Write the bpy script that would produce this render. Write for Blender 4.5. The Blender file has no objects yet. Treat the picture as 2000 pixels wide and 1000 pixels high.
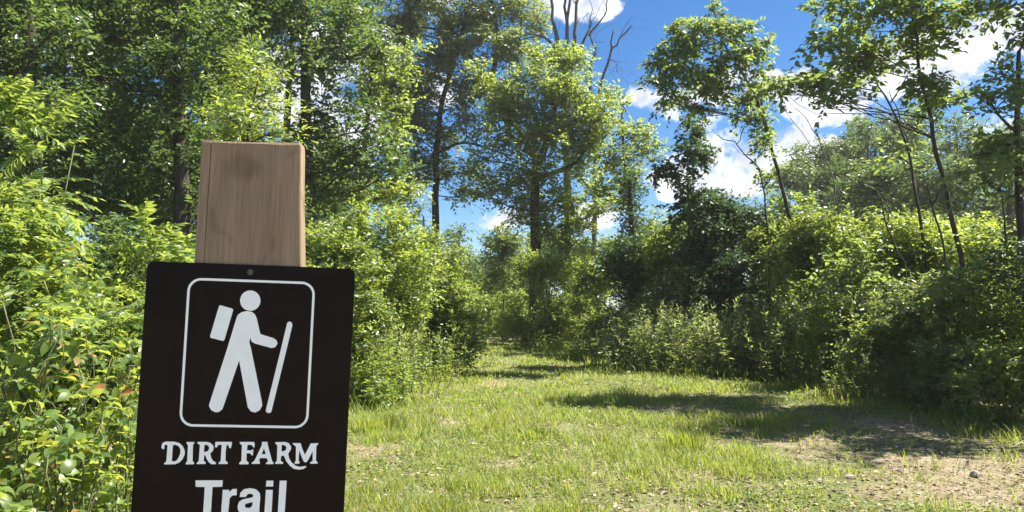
import bpy, math, random
import numpy as np
from mathutils import Vector, Matrix
from mathutils.geometry import tessellate_polygon

scene = bpy.context.scene
col = scene.collection
RNG = np.random.default_rng(20240611)
random.seed(5)

# ------------------------------------------------------------------ camera
CAM_H, PITCH, FPX = 1.5, math.radians(3.79), 1511.0       # FPX: focal length in pixels of a 2000 px wide frame
cam_data = bpy.data.cameras.new("camera")
cam_data.sensor_width = 36.0
cam_data.lens = FPX / 2000 * 36
cam_data.clip_start, cam_data.clip_end = 0.05, 3000
cam = bpy.data.objects.new("camera", cam_data)
col.objects.link(cam)
cam.location = (0, 0, CAM_H)
cam.rotation_euler = (math.pi / 2 + PITCH, 0, 0)
scene.camera = cam

# ------------------------------------------------------------------ light
SUN_EL, SUN_AZ = math.radians(55), math.radians(80)        # azimuth measured from +Y towards +X
SUN_DIR = Vector((math.cos(SUN_EL) * math.sin(SUN_AZ), math.cos(SUN_EL) * math.cos(SUN_AZ), math.sin(SUN_EL)))
sun_data = bpy.data.lights.new("sun", 'SUN')
sun_data.energy = 5.0
sun_data.angle = math.radians(0.53)
sun_data.color = (1.0, 0.94, 0.82)
sun = bpy.data.objects.new("sun", sun_data)
col.objects.link(sun)
sun.rotation_euler = (-SUN_DIR).to_track_quat('-Z', 'Y').to_euler()
sun.location = (20, 20, 40)

scene.view_settings.view_transform = 'Standard'
scene.view_settings.look = 'None'
scene.view_settings.exposure = 1.80
scene.view_settings.gamma = 1.0
scene.view_settings.use_curve_mapping = False
scene.cycles.max_bounces = 7
scene.cycles.diffuse_bounces = 3
scene.cycles.glossy_bounces = 2
scene.cycles.transmission_bounces = 4
scene.cycles.use_denoising = True


def ray(px, py):
    u, v = (px - 1000) / FPX, -(py - 500) / FPX
    return np.array([u, math.cos(PITCH) - v * math.sin(PITCH), math.sin(PITCH) + v * math.cos(PITCH)])


def at(px, py, Y):
    d = ray(px, py)
    p = d * (Y / d[1])
    return np.array([p[0], p[1], p[2] + CAM_H])


# ------------------------------------------------------------------ world: clear sky with scattered cumulus
world = bpy.data.worlds.new("World")
scene.world = world
world.use_nodes = True
nt = world.node_tree
nt.nodes.clear()


class NG:
    """small node helper"""
    def __init__(self, tree):
        self.t = tree

    def n(self, kind, **kw):
        x = self.t.nodes.new(kind)
        for k, v in kw.items():
            setattr(x, k, v)
        return x

    def put(self, sock, v):
        if hasattr(v, 'is_output'):
            self.t.links.new(v, sock)
        else:
            sock.default_value = v

    def math(self, op, a, b=0.0, c=None, clamp=False):
        x = self.n('ShaderNodeMath', operation=op, use_clamp=clamp)
        self.put(x.inputs[0], a)
        self.put(x.inputs[1], b)
        if c is not None:
            self.put(x.inputs[2], c)
        return x.outputs[0]

    def vmath(self, op, a, b=(0, 0, 0)):
        x = self.n('ShaderNodeVectorMath', operation=op)
        self.put(x.inputs[0], a)
        self.put(x.inputs[1], b)
        return x.outputs['Value'] if op in ('DOT_PRODUCT', 'LENGTH') else x.outputs[0]

    def noise(self, vec, scale, detail=4.0, rough=0.55, dist=0.0):
        x = self.n('ShaderNodeTexNoise')
        self.put(x.inputs['Vector'], vec)
        x.inputs['Scale'].default_value = scale
        x.inputs['Detail'].default_value = detail
        x.inputs['Roughness'].default_value = rough
        x.inputs['Distortion'].default_value = dist
        return x.outputs['Fac']

    def ramp(self, fac, stops):
        x = self.n('ShaderNodeValToRGB')
        el = x.color_ramp.elements
        while len(el) < len(stops):
            el.new(0.5)
        for e, (p, c) in zip(el, stops):
            e.position = p
            e.color = (*c, 1) if len(c) == 3 else c
        self.put(x.inputs[0], fac)
        return x.outputs[0]

    def mix(self, fac, a, b, blend='MIX'):
        x = self.n('ShaderNodeMix', data_type='RGBA', blend_type=blend)
        self.put(x.inputs[0], fac)
        for s, v in ((x.inputs[6], a), (x.inputs[7], b)):
            self.put(s, v if hasattr(v, 'is_output') else (*v, 1))
        return x.outputs[2]

    def step(self, v, lo, hi):
        x = self.n('ShaderNodeMapRange', interpolation_type='SMOOTHSTEP')
        self.put(x.inputs[0], v)
        x.inputs[1].default_value, x.inputs[2].default_value = lo, hi
        return x.outputs[0]


g = NG(nt)
out = g.n('ShaderNodeOutputWorld')
bg = g.n('ShaderNodeBackground')
bg.inputs[1].default_value = 0.050
nt.links.new(bg.outputs[0], out.inputs[0])
sky = g.n('ShaderNodeTexSky', sky_type='NISHITA')
sky.sun_disc = False
sky.sun_elevation, sky.sun_rotation = SUN_EL, SUN_AZ
sky.altitude = 300
sky.air_density, sky.dust_density, sky.ozone_density = 0.8, 0.1, 5.0
hsv = g.n('ShaderNodeHueSaturation')
hsv.inputs['Saturation'].default_value = 1.3
nt.links.new(sky.outputs[0], hsv.inputs['Color'])
dirv = g.n('ShaderNodeTexCoord').outputs['Generated']
warp = g.noise(dirv, 13.0, 9.0, 0.66)
fine = g.noise(dirv, 48.0, 6.0, 0.65)
big = g.noise(g.vmath('ADD', g.vmath('MULTIPLY', dirv, (1, 1, 2.2)), (0.4, 8.7, 5.1)), 2.6, 3.0, 0.5)
CLOUDS = [(1490, 310, 140, 48), (1425, 285, 66, 34), (1555, 305, 66, 36), (1730, 150, 170, 52), (1920, 75, 130, 46), (1600, 330, 70, 40),
          (1640, 200, 90, 40), (1110, 0, 95, 45), (985, 428, 50, 24),
          (1150, 425, 60, 26), (1350, 350, 80, 30), (1900, -150, 300, 80), (2350, 210, 260, 90), (-300, 120, 300, 90)]
dens = None
for (px, py, rx, ry) in CLOUDS:
    c = ray(px, py)
    c = c / np.linalg.norm(c)
    r = np.cross(c, (0, 0, 1.0)); r /= np.linalg.norm(r)
    u = np.cross(r, c)
    a = g.math('MULTIPLY', g.vmath('DOT_PRODUCT', dirv, tuple(r)), FPX / (1.35 * rx))
    b = g.math('MULTIPLY', g.vmath('DOT_PRODUCT', dirv, tuple(u)), FPX / (1.35 * ry))
    q = g.math('ADD', g.math('MULTIPLY', a, a), g.math('MULTIPLY', b, b))
    front = g.math('GREATER_THAN', g.vmath('DOT_PRODUCT', dirv, tuple(c)), 0.2)
    s = g.math('MULTIPLY', g.math('MULTIPLY', g.math('SUBTRACT', 1.0, q, clamp=True), front), 0.85)
    dens = s if dens is None else g.math('MAXIMUM', dens, s)
gen = g.math('MULTIPLY', g.step(big, 0.52, 0.68), 0.95)       # more of the same cumulus over the rest of the sky
dens = g.math('MAXIMUM', dens, gen)
lump = g.math('ADD', g.math('MULTIPLY', warp, 2.3), g.math('MULTIPLY', fine, 1.0))
d2 = g.math('ADD', g.math('MULTIPLY', dens, 1.0), g.math('SUBTRACT', lump, 2.0))
d2 = g.math('SUBTRACT', d2, g.math('SUBTRACT', 0.5, g.math('MULTIPLY', g.step(dens, 0.0, 0.30), 0.5)))
alpha = g.step(d2, -0.05, 0.34)
shade = g.step(g.noise(g.vmath('ADD', dirv, (0.01, 0.0, 0.03)), 22.0, 6.0, 0.62), 0.34, 0.60)
cloud = g.mix(shade, (3.9, 4.4, 5.6), (7.4, 7.5, 7.7))
nt.links.new(g.mix(alpha, hsv.outputs[0], cloud), bg.inputs[0])


# ------------------------------------------------------------------ terrain
def _hash(ix, iy, seed):
    h = (ix.astype(np.int64) * 374761393 + iy.astype(np.int64) * 668265263 + seed * 974711) & 0x7fffffff
    h = (h ^ (h >> 13)) * 1274126177 & 0x7fffffff
    return ((h ^ (h >> 16)) & 0xffff) / 65535.0


def vnoise(x, y, seed=0):
    x, y = np.asarray(x, float), np.asarray(y, float)
    ix, iy = np.floor(x), np.floor(y)
    fx, fy = x - ix, y - iy
    fx, fy = fx * fx * (3 - 2 * fx), fy * fy * (3 - 2 * fy)
    a, b = _hash(ix, iy, seed), _hash(ix + 1, iy, seed)
    c, d = _hash(ix, iy + 1, seed), _hash(ix + 1, iy + 1, seed)
    return (a * (1 - fx) + b * fx) * (1 - fy) + (c * (1 - fx) + d * fx) * fy


def fbm(x, y, seed=0, o=4):
    s, a, t = 0, 0.5, 0
    for k in range(o):
        s = s + a * vnoise(x * 2 ** k, y * 2 ** k, seed + k * 17)
        t += a
        a *= 0.5
    return s / t


def sstep(v, lo, hi):
    t = np.clip((v - lo) / (hi - lo), 0, 1)
    return t * t * (3 - 2 * t)


def gz(x, y):
    x, y = np.asarray(x, float), np.asarray(y, float)
    z = (fbm(x * 0.55, y * 0.55, 3) - 0.5) * 0.16 + (fbm(x * 2.2, y * 2.2, 9) - 0.5) * 0.05
    z = z + 6.5 * sstep(x - 0.15 * y, 7, 30) * sstep(y, 22, 48)          # wooded rise beyond the right-hand thicket
    z = z + 1.5 * sstep(-x, 4, 22)                                        # low bank on the left
    return z


def gz1(x, y):
    return float(gz(np.array([x]), np.array([y]))[0])


# ------------------------------------------------------------------ mesh helpers
def tri_mesh(name, V, T, tint=None, smooth=False):
    me = bpy.data.meshes.new(name)
    V = np.ascontiguousarray(V, dtype=np.float32)
    T = np.ascontiguousarray(T, dtype=np.int32)
    me.vertices.add(len(V)); me.vertices.foreach_set('co', V.ravel())
    me.loops.add(T.size); me.loops.foreach_set('vertex_index', T.ravel())
    me.polygons.add(len(T)); me.polygons.foreach_set('loop_start', np.arange(0, T.size, 3, dtype=np.int32))
    if smooth:
        me.polygons.foreach_set('use_smooth', np.ones(len(T), dtype=bool))
    if tint is not None:
        at_ = me.attributes.new('tint', 'FLOAT', 'FACE')
        at_.data.foreach_set('value', np.ascontiguousarray(tint, dtype=np.float32))
    me.update(calc_edges=True)
    return me


def obj(name, me, mat=None, parent=None, loc=None):
    o = bpy.data.objects.new(name, me)
    col.objects.link(o)
    if mat is not None and me is not None and not me.materials:
        me.materials.append(mat)
    if parent is not None:
        o.parent = parent
    if loc is not None:
        o.location = [float(v) for v in loc]
    return o


def tag(o, label=None, cat=None, group=None, kind=None):
    if label: o['label'] = label
    if cat: o['category'] = cat
    if group: o['group'] = group
    if kind: o['kind'] = kind
    return o


def thing(name, loc, label, cat, group=None):
    return tag(obj(name, None, loc=loc), label, cat, group)


def unit(v):
    return v / np.maximum(np.linalg.norm(v, axis=-1, keepdims=True), 1e-9)


class Tubes:
    """tapered polyline tubes collected into one mesh"""
    def __init__(self):
        self.V, self.T, self.n = [], [], 0

    def add(self, pts, radii, sides=6):
        pts = np.asarray(pts, float)
        k = len(pts)
        radii = np.broadcast_to(np.asarray(radii, float), (k,))
        tan = np.gradient(pts, axis=0)
        tan = unit(tan)
        ref = np.where(np.abs(tan[:, 2:3]) > 0.9, np.array([[1.0, 0, 0]]), np.array([[0, 0, 1.0]]))
        ref = np.broadcast_to(ref[0], (k, 3))
        s = unit(np.cross(tan, ref)); b = np.cross(s, tan)
        an = np.linspace(0, 2 * math.pi, sides, endpoint=False)
        ring = (np.cos(an)[None, :, None] * s[:, None, :] + np.sin(an)[None, :, None] * b[:, None, :]) * radii[:, None, None] + pts[:, None, :]
        self.V.append(ring.reshape(-1, 3))
        i = np.arange(k - 1)[:, None] * sides
        j = np.arange(sides)[None, :]
        j2 = (j + 1) % sides
        a, bb, c, d = i + j, i + j2, i + sides + j2, i + sides + j
        q = np.stack([np.stack([a, bb, c], -1), np.stack([a, c, d], -1)], 2).reshape(-1, 3)
        self.T.append(q + self.n)
        cap = np.array([[self.n + (k - 1) * sides, self.n + (k - 1) * sides + jj, self.n + (k - 1) * sides + jj + 1] for jj in range(1, sides - 1)])
        if len(cap):
            self.T.append(cap)
        self.n += k * sides

    def mesh(self, name, off):
        V = np.concatenate(self.V) - off
        return tri_mesh(name, V, np.concatenate(self.T), smooth=True)


def bend(a, b, n=5, sag=0.12, rng=RNG):
    a, b = np.asarray(a, float), np.asarray(b, float)
    t = np.linspace(0, 1, n)[:, None]
    L = np.linalg.norm(b - a)
    m = rng.normal(0, sag * L, 3) * np.array([1, 1, 0.6])
    p = a * (1 - t) + b * t + m * (4 * t * (1 - t))
    w = rng.normal(0, 0.02 * L, (n, 3)); w[0] = w[-1] = 0
    return p + w


# ------------------------------------------------------------------ materials
def new_mat(name):
    m = bpy.data.materials.new(name)
    m.use_nodes = True
    m.node_tree.nodes.clear()
    h = NG(m.node_tree)
    o = h.n('ShaderNodeOutputMaterial')
    return m, h, o


def leaf_mat(name, dark, light, trans, tw=0.42, rough=0.42, spec=0.45, old=None, old_at=0.985):
    m, h, o = new_mat(name)
    t = h.n('ShaderNodeAttribute', attribute_name='tint').outputs['Fac']
    r = h.n('ShaderNodeObjectInfo').outputs['Random']
    v = h.math('FRACT', h.math('ADD', t, r))
    stops = [(0.0, dark), (0.55, [0.5 * (a + b) for a, b in zip(dark, light)]), (0.94, light)]
    tr = [(0.0, [c * 0.75 for c in trans]), (0.94, trans)]
    if old:
        stops[-1] = (old_at - 0.06, light); tr[-1] = (old_at - 0.06, trans)
        stops.append((old_at, old)); tr.append((old_at, [c * 1.3 for c in old]))
    c1, c2 = h.ramp(v, stops), h.ramp(v, tr)
    p = h.n('ShaderNodeBsdfPrincipled')
    h.put(p.inputs['Base Color'], c1)
    p.inputs['Roughness'].default_value = rough
    p.inputs['Specular IOR Level'].default_value = spec
    q = h.n('ShaderNodeBsdfTranslucent')
    h.put(q.inputs['Color'], c2)
    mx = h.n('ShaderNodeMixShader')
    mx.inputs[0].default_value = tw
    m.node_tree.links.new(p.outputs[0], mx.inputs[1])
    m.node_tree.links.new(q.outputs[0], mx.inputs[2])
    m.node_tree.links.new(mx.outputs[0], o.inputs[0])
    return m


def plain_mat(name, colour_fn, rough=0.8, spec=0.3, bump=None):
    m, h, o = new_mat(name)
    p = h.n('ShaderNodeBsdfPrincipled')
    h.put(p.inputs['Base Color'], colour_fn(h))
    p.inputs['Roughness'].default_value = rough
    p.inputs['Specular IOR Level'].default_value = spec
    if bump:
        b = h.n('ShaderNodeBump')
        b.inputs['Strength'].default_value = bump[1]
        b.inputs['Distance'].default_value = bump[2]
        h.put(b.inputs['Height'], bump[0](h))
        m.node_tree.links.new(b.outputs[0], p.inputs['Normal'])
    m.node_tree.links.new(p.outputs[0], o.inputs[0])
    return m


def ocoord(h):
    return h.n('ShaderNodeTexCoord').outputs['Object']


M = {}
#                      name                 dark                    light                  translucent
M['feather'] = leaf_mat('feather_leaf', (0.050, 0.105, 0.028), (0.125, 0.195, 0.055), (0.448, 0.551, 0.085), 0.46, 0.42, 0.45)
M['bramble'] = leaf_mat('bramble_leaf', (0.040, 0.092, 0.026), (0.130, 0.200, 0.050), (0.493, 0.571, 0.065), 0.46, 0.42, 0.45, old=(0.30, 0.10, 0.05), old_at=0.996)
M['bush'] = leaf_mat('bush_leaf', (0.055, 0.098, 0.028), (0.130, 0.182, 0.052), (0.403, 0.500, 0.070), 0.45, 0.36, 0.5)
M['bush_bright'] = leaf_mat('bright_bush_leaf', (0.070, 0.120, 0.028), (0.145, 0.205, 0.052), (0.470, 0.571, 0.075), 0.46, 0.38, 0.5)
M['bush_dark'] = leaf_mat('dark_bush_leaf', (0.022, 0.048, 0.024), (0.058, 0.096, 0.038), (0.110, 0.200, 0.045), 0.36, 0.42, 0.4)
M['grey'] = leaf_mat('grey_green_leaf', (0.068, 0.100, 0.040), (0.140, 0.178, 0.072), (0.358, 0.439, 0.095), 0.43, 0.38, 0.5)
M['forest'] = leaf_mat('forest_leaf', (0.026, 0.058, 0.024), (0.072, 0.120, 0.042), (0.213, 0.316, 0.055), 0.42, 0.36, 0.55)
M['sunny'] = leaf_mat('sunny_tree_leaf', (0.065, 0.112, 0.032), (0.140, 0.195, 0.056), (0.470, 0.571, 0.080), 0.48, 0.38, 0.5)
M['broad'] = leaf_mat('broad_tree_leaf', (0.046, 0.086, 0.032), (0.105, 0.160, 0.054), (0.358, 0.469, 0.080), 0.45, 0.38, 0.5)
M['weed'] = leaf_mat('weed_leaf', (0.090, 0.135, 0.060), (0.170, 0.225, 0.095), (0.470, 0.551, 0.130), 0.46, 0.42, 0.45)
M['far'] = leaf_mat('far_tree_leaf', (0.036, 0.068, 0.026), (0.082, 0.124, 0.044), (0.200, 0.300, 0.055), 0.42, 0.45, 0.4)
M['grass'] = leaf_mat('grass_blade', (0.085, 0.140, 0.022), (0.165, 0.220, 0.042), (0.470, 0.551, 0.055), 0.46, 0.45, 0.4, old=(0.38, 0.31, 0.17), old_at=0.95)
M['clover'] = leaf_mat('clover_leaf', (0.065, 0.125, 0.034), (0.140, 0.210, 0.056), (0.426, 0.530, 0.080), 0.44, 0.42, 0.45)
M['litter'] = leaf_mat('dry_litter', (0.10, 0.070, 0.045), (0.42, 0.34, 0.24), (0.20, 0.14, 0.08), 0.15, 0.7, 0.2)

M['bark'] = plain_mat('bark', lambda h: h.ramp(h.noise(h.vmath('MULTIPLY', ocoord(h), (9, 9, 1.6)), 3.0, 6.0, 0.65),
                      [(0.25, (0.020, 0.016, 0.013)), (0.55, (0.060, 0.050, 0.040)), (0.8, (0.125, 0.110, 0.092))]), 0.9, 0.2,
                      (lambda h: h.noise(h.vmath('MULTIPLY', ocoord(h), (14, 14, 2)), 3.0, 5.0, 0.6), 0.8, 0.03))
M['dead'] = plain_mat('weathered_dead_wood', lambda h: h.ramp(h.noise(h.vmath('MULTIPLY', ocoord(h), (9, 9, 1.2)), 2.0, 5.0, 0.6),
                      [(0.25, (0.050, 0.044, 0.040)), (0.75, (0.150, 0.135, 0.120))]), 0.9, 0.2)
M['stem'] = plain_mat('green_stem', lambda h: h.ramp(h.noise(ocoord(h), 4.0, 3.0), [(0.3, (0.075, 0.100, 0.030)), (0.7, (0.130, 0.125, 0.060))]), 0.7, 0.3)


def soil(h):
    co = ocoord(h)
    a = h.noise(co, 0.55, 6.0, 0.6)
    b = h.noise(co, 5.5, 6.0, 0.65, 0.4)
    c = h.noise(h.vmath('MULTIPLY', co, (1.0, 1.0, 1.0)), 38.0, 4.0, 0.7)
    base = h.ramp(b, [(0.25, (0.105, 0.082, 0.050)), (0.5, (0.225, 0.182, 0.118)), (0.75, (0.345, 0.292, 0.200))])
    green = h.ramp(b, [(0.3, (0.060, 0.088, 0.020)), (0.7, (0.130, 0.155, 0.040))])
    straw = h.ramp(c, [(0.35, (0.150, 0.115, 0.065)), (0.65, (0.420, 0.350, 0.220))])
    sp = h.n('ShaderNodeSeparateXYZ'); h.put(sp.inputs[0], co)
    worn = h.math('MULTIPLY', h.step(sp.outputs[0], 1.2, 3.6), h.step(sp.outputs[1], 13.5, 9.5))   # trodden dry corner of the clearing
    x = h.mix(h.step(h.math('SUBTRACT', a, h.math('MULTIPLY', worn, 0.13)), 0.34, 0.50), base, green)
    x = h.mix(h.math('MULTIPLY', h.step(c, 0.5, 0.62), 0.6), x, straw)
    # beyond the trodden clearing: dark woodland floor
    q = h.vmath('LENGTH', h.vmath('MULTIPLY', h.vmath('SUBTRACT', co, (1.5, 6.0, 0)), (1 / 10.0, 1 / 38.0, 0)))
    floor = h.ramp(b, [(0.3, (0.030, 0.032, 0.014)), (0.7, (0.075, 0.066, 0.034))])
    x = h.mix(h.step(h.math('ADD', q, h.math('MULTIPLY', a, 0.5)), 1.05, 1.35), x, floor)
    # unseen pale gravel, added to bounce fill light onto the sign
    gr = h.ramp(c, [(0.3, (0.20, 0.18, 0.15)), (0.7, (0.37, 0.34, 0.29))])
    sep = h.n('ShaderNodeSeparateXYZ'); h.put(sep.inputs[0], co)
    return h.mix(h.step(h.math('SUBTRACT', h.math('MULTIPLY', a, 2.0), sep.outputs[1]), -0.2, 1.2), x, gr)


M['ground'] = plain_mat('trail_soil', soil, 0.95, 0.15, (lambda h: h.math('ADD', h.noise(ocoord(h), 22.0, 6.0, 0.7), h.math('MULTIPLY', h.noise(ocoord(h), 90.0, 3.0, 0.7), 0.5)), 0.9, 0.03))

# ------------------------------------------------------------------ ground sheet
def axis(lo, hi, a, b, d_in, grow):
    xs = list(np.arange(a, b + 1e-6, d_in))
    s = d_in
    while xs[-1] < hi:
        s *= grow; xs.append(xs[-1] + s)
    s = d_in
    while xs[0] > lo:
        s *= grow; xs.insert(0, xs[0] - s)
    return np.array(xs)


gx = axis(-260, 260, -5, 10, 0.17, 1.2)
gy = axis(-200, 320, 3, 28, 0.19, 1.2)
GX, GY = np.meshgrid(gx, gy)
GV = np.stack([GX, GY, gz(GX, GY)], -1).reshape(-1, 3)
nx, ny = len(gx), len(gy)
ii = (np.arange(ny - 1)[:, None] * nx + np.arange(nx - 1)[None, :]).ravel()
GT = np.concatenate([np.stack([ii, ii + 1, ii + nx + 1], -1), np.stack([ii, ii + nx + 1, ii + nx], -1)])
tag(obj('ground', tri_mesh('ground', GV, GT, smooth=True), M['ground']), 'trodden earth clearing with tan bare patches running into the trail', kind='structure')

# ------------------------------------------------------------------ the trail sign
PRINT = [
 ('letter', [[(-108.0,-261.9),(-107.7,-257.9),(-106.2,-255.3),(-102.4,-253.8),(-90.7,-253.7),(-83.9,-255.6),(-79.2,-259.8),(-76.0,-266.0),(-75.9,-271.7),(-78.1,-277.5),(-81.7,-282.1),(-87.7,-285.0),(-102.1,-285.5),(-103.3,-284.1),(-100.9,-282.3),(-100.0,-279.5),(-99.9,-258.9),(-102.7,-257.8),(-104.2,-259.9),(-103.8,-263.6),(-105.1,-264.4),(-106.8,-263.9)], [(-92.6,-258.8),(-89.3,-257.9),(-84.7,-259.9),(-82.0,-264.4),(-81.9,-270.1),(-83.8,-275.8),(-86.3,-279.9),(-90.1,-281.3),(-92.7,-280.5),(-92.8,-269.1)]]),
 ('letter', [[(-74.5,-254.0),(-63.3,-253.8),(-64.2,-256.4),(-65.3,-257.9),(-64.6,-280.1),(-62.1,-282.7),(-62.6,-284.7),(-73.2,-285.1),(-73.8,-283.7),(-71.8,-280.2),(-72.1,-258.5),(-73.8,-256.3)]]),
 ('letter', [[(-59.6,-253.5),(-47.6,-253.3),(-41.9,-254.6),(-37.7,-258.0),(-36.6,-262.0),(-37.8,-266.1),(-41.0,-269.5),(-39.5,-275.2),(-36.5,-279.8),(-32.4,-282.0),(-32.8,-284.3),(-38.5,-284.4),(-42.5,-281.6),(-45.7,-276.5),(-47.6,-271.9),(-49.3,-272.5),(-49.3,-279.9),(-46.2,-282.2),(-46.9,-284.2),(-58.4,-284.4),(-58.7,-282.9),(-56.1,-280.0),(-55.8,-257.7),(-58.9,-256.0)], [(-49.6,-257.6),(-46.8,-257.3),(-43.9,-259.2),(-42.8,-262.1),(-44.0,-265.6),(-46.8,-267.3),(-49.9,-267.1)]]),
 ('letter', [[(-34.6,-253.1),(-12.6,-252.8),(-11.9,-255.3),(-13.2,-261.7),(-14.9,-261.7),(-16.9,-257.7),(-19.2,-256.9),(-20.0,-266.9),(-19.6,-279.0),(-16.1,-281.8),(-16.5,-283.8),(-28.3,-284.0),(-29.0,-282.6),(-26.1,-279.6),(-25.9,-257.0),(-30.4,-257.3),(-32.5,-260.8),(-35.0,-260.8),(-35.0,-255.7)]]),
 ('letter', [[(-1.4,-252.7),(18.4,-252.4),(19.5,-255.0),(19.5,-260.2),(18.2,-260.2),(15.4,-256.7),(9.7,-256.4),(9.1,-263.9),(14.9,-264.5),(17.4,-262.5),(18.0,-263.5),(17.8,-271.2),(16.2,-271.3),(14.2,-268.7),(9.0,-268.4),(9.3,-278.5),(12.7,-281.7),(12.1,-283.9),(0.0,-284.1),(-0.7,-282.5),(2.3,-278.9),(2.0,-257.2),(-0.6,-255.6)]]),
 ('letter', [[(29.6,-252.2),(37.0,-252.1),(37.5,-255.4),(40.2,-264.4),(44.9,-278.7),(47.2,-281.6),(46.7,-283.2),(36.8,-283.3),(36.4,-282.0),(39.1,-279.4),(37.6,-274.9),(28.0,-275.0),(26.9,-278.6),(28.3,-281.5),(27.8,-283.1),(17.2,-283.2),(16.5,-281.9),(20.5,-278.7),(25.0,-267.9),(29.5,-256.8)], [(32.7,-261.3),(35.7,-269.4),(29.9,-269.5)]]),
 ('letter', [[(48.0,-252.3),(61.5,-251.8),(66.7,-253.3),(70.5,-258.1),(70.4,-262.1),(66.9,-268.6),(68.5,-274.5),(72.0,-280.3),(78.1,-285.1),(84.0,-286.6),(92.3,-285.2),(93.3,-286.5),(89.3,-289.5),(82.9,-290.6),(75.7,-289.3),(69.7,-284.9),(64.8,-279.1),(61.2,-271.3),(57.3,-271.4),(56.7,-278.2),(60.7,-281.1),(59.9,-282.7),(49.6,-282.8),(49.2,-281.2),(51.6,-278.3),(51.1,-256.8),(48.7,-254.9)], [(57.2,-256.1),(60.4,-256.0),(63.8,-258.6),(63.6,-262.2),(60.9,-264.8),(57.3,-264.9)]]),
 ('letter', [[(72.2,-253.2),(83.5,-253.1),(85.8,-259.9),(90.2,-269.6),(97.8,-253.2),(108.2,-252.7),(108.3,-254.3),(105.8,-257.0),(106.2,-277.2),(109.0,-280.5),(108.4,-281.8),(98.6,-281.9),(97.9,-280.6),(101.7,-277.6),(101.0,-264.2),(95.7,-276.1),(92.7,-280.3),(89.4,-279.4),(86.5,-273.6),(82.1,-263.2),(81.9,-277.6),(83.6,-280.5),(82.8,-282.1),(76.6,-282.2),(76.5,-280.6),(78.0,-277.6),(77.3,-258.1),(73.0,-254.8)]]),
 ('letter', [[(-58.9,-307.1),(-21.7,-306.7),(-21.9,-315.6),(-35.2,-316.1),(-35.4,-354.5),(-45.9,-354.6),(-45.7,-316.2),(-58.3,-316.0)]]),
 ('letter', [[(-20.9,-319.9),(-12.1,-319.8),(-11.9,-323.1),(-7.6,-318.7),(-1.6,-318.3),(-1.5,-327.2),(-7.1,-327.6),(-10.8,-331.2),(-11.8,-354.4),(-21.4,-354.4)]]),
 ('letter', [[(2.9,-329.7),(3.3,-324.0),(7.9,-318.9),(16.3,-317.1),(24.9,-318.8),(30.2,-323.8),(31.2,-329.5),(30.8,-348.1),(32.5,-354.5),(23.3,-354.5),(21.7,-351.0),(14.2,-354.6),(6.3,-353.2),(1.8,-348.3),(0.7,-341.9),(2.5,-336.1),(7.3,-332.9),(20.6,-329.9),(21.5,-326.7),(18.5,-324.9),(13.9,-325.3),(11.3,-329.3)], [(21.3,-336.4),(20.6,-342.4),(17.1,-344.9),(12.2,-344.6),(10.3,-341.8),(11.9,-338.9)]]),
 ('letter', [[(38.5,-319.4),(48.1,-319.3),(48.1,-354.0),(38.2,-354.1)]]),
 ('letter_dot', [[(38.5,-306.5),(48.1,-306.4),(48.2,-314.6),(38.2,-314.7)]]),
 ('letter', [[(57.0,-306.3),(66.7,-306.2),(66.3,-353.9),(56.7,-354.0)]]),
 ('hiker_head', [[(16.5,-51.2),(16.4,-53.8),(15.9,-56.2),(14.9,-58.6),(13.6,-60.7),(12.0,-62.6),(10.0,-64.1),(7.8,-65.3),(5.5,-66.0),(3.0,-66.3),(0.5,-66.2),(-1.9,-65.6),(-4.2,-64.6),(-6.4,-63.2),(-8.2,-61.5),(-9.8,-59.4),(-10.9,-57.1),(-11.7,-54.7),(-12.1,-52.2),(-12.0,-49.6),(-11.5,-47.1),(-10.6,-44.8),(-9.3,-42.6),(-7.6,-40.8),(-5.7,-39.2),(-3.5,-38.1),(-1.1,-37.3),(1.4,-37.0),(3.9,-37.1),(6.3,-37.7),(8.6,-38.7),(10.8,-40.1),(12.6,-41.9),(14.2,-43.9),(15.3,-46.2),(16.1,-48.6)]]),
 ('hiker_backpack', [[(-40.9,-60.9),(-39.5,-59.6),(-22.3,-63.9),(-20.9,-65.9),(-30.7,-108.8),(-32.4,-110.6),(-49.8,-106.5),(-50.9,-104.3)]]),
 ('hiker_body', [[(-15.5,-76.5),(-13.8,-72.3),(-9.0,-68.6),(-2.0,-66.8),(5.1,-67.6),(9.8,-71.1),(12.6,-76.7),(18.9,-99.2),(37.3,-104.3),(42.0,-107.2),(43.8,-111.8),(41.0,-117.1),(36.0,-118.8),(11.6,-112.8),(7.4,-110.3),(5.6,-104.7),(3.9,-110.9),(6.9,-119.8),(26.1,-195.0),(26.9,-201.1),(23.7,-207.8),(17.9,-210.9),(11.8,-209.5),(7.0,-203.5),(-8.6,-137.6),(-26.4,-202.2),(-28.1,-207.3),(-32.8,-211.4),(-37.7,-211.5),(-43.3,-208.6),(-46.7,-202.6),(-45.9,-198.5),(-26.0,-120.7)]]),
 ('hiker_staff', [[(55.5,-83.6),(56.3,-81.2),(59.3,-79.8),(62.2,-81.3),(63.2,-85.4),(57.2,-118.4),(40.3,-209.0),(38.9,-211.0),(34.9,-211.1),(32.6,-209.1),(32.8,-205.1),(49.2,-118.6)]]),
]
YAW, ROLL = math.radians(6), math.radians(-1.9)
H0 = Vector((math.cos(YAW), math.sin(YAW), 0)); UP = Vector((0, 0, 1))
SX = H0 * math.cos(ROLL) + UP * math.sin(ROLL)
SZ = -H0 * math.sin(ROLL) + UP * math.cos(ROLL)
SN = SX.cross(SZ)                                        # local +Y points away from the viewer
SIGN_TOP = Vector((-0.3782, 1.12, CAM_H + 0.0612))       # middle of the plate's top edge
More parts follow.
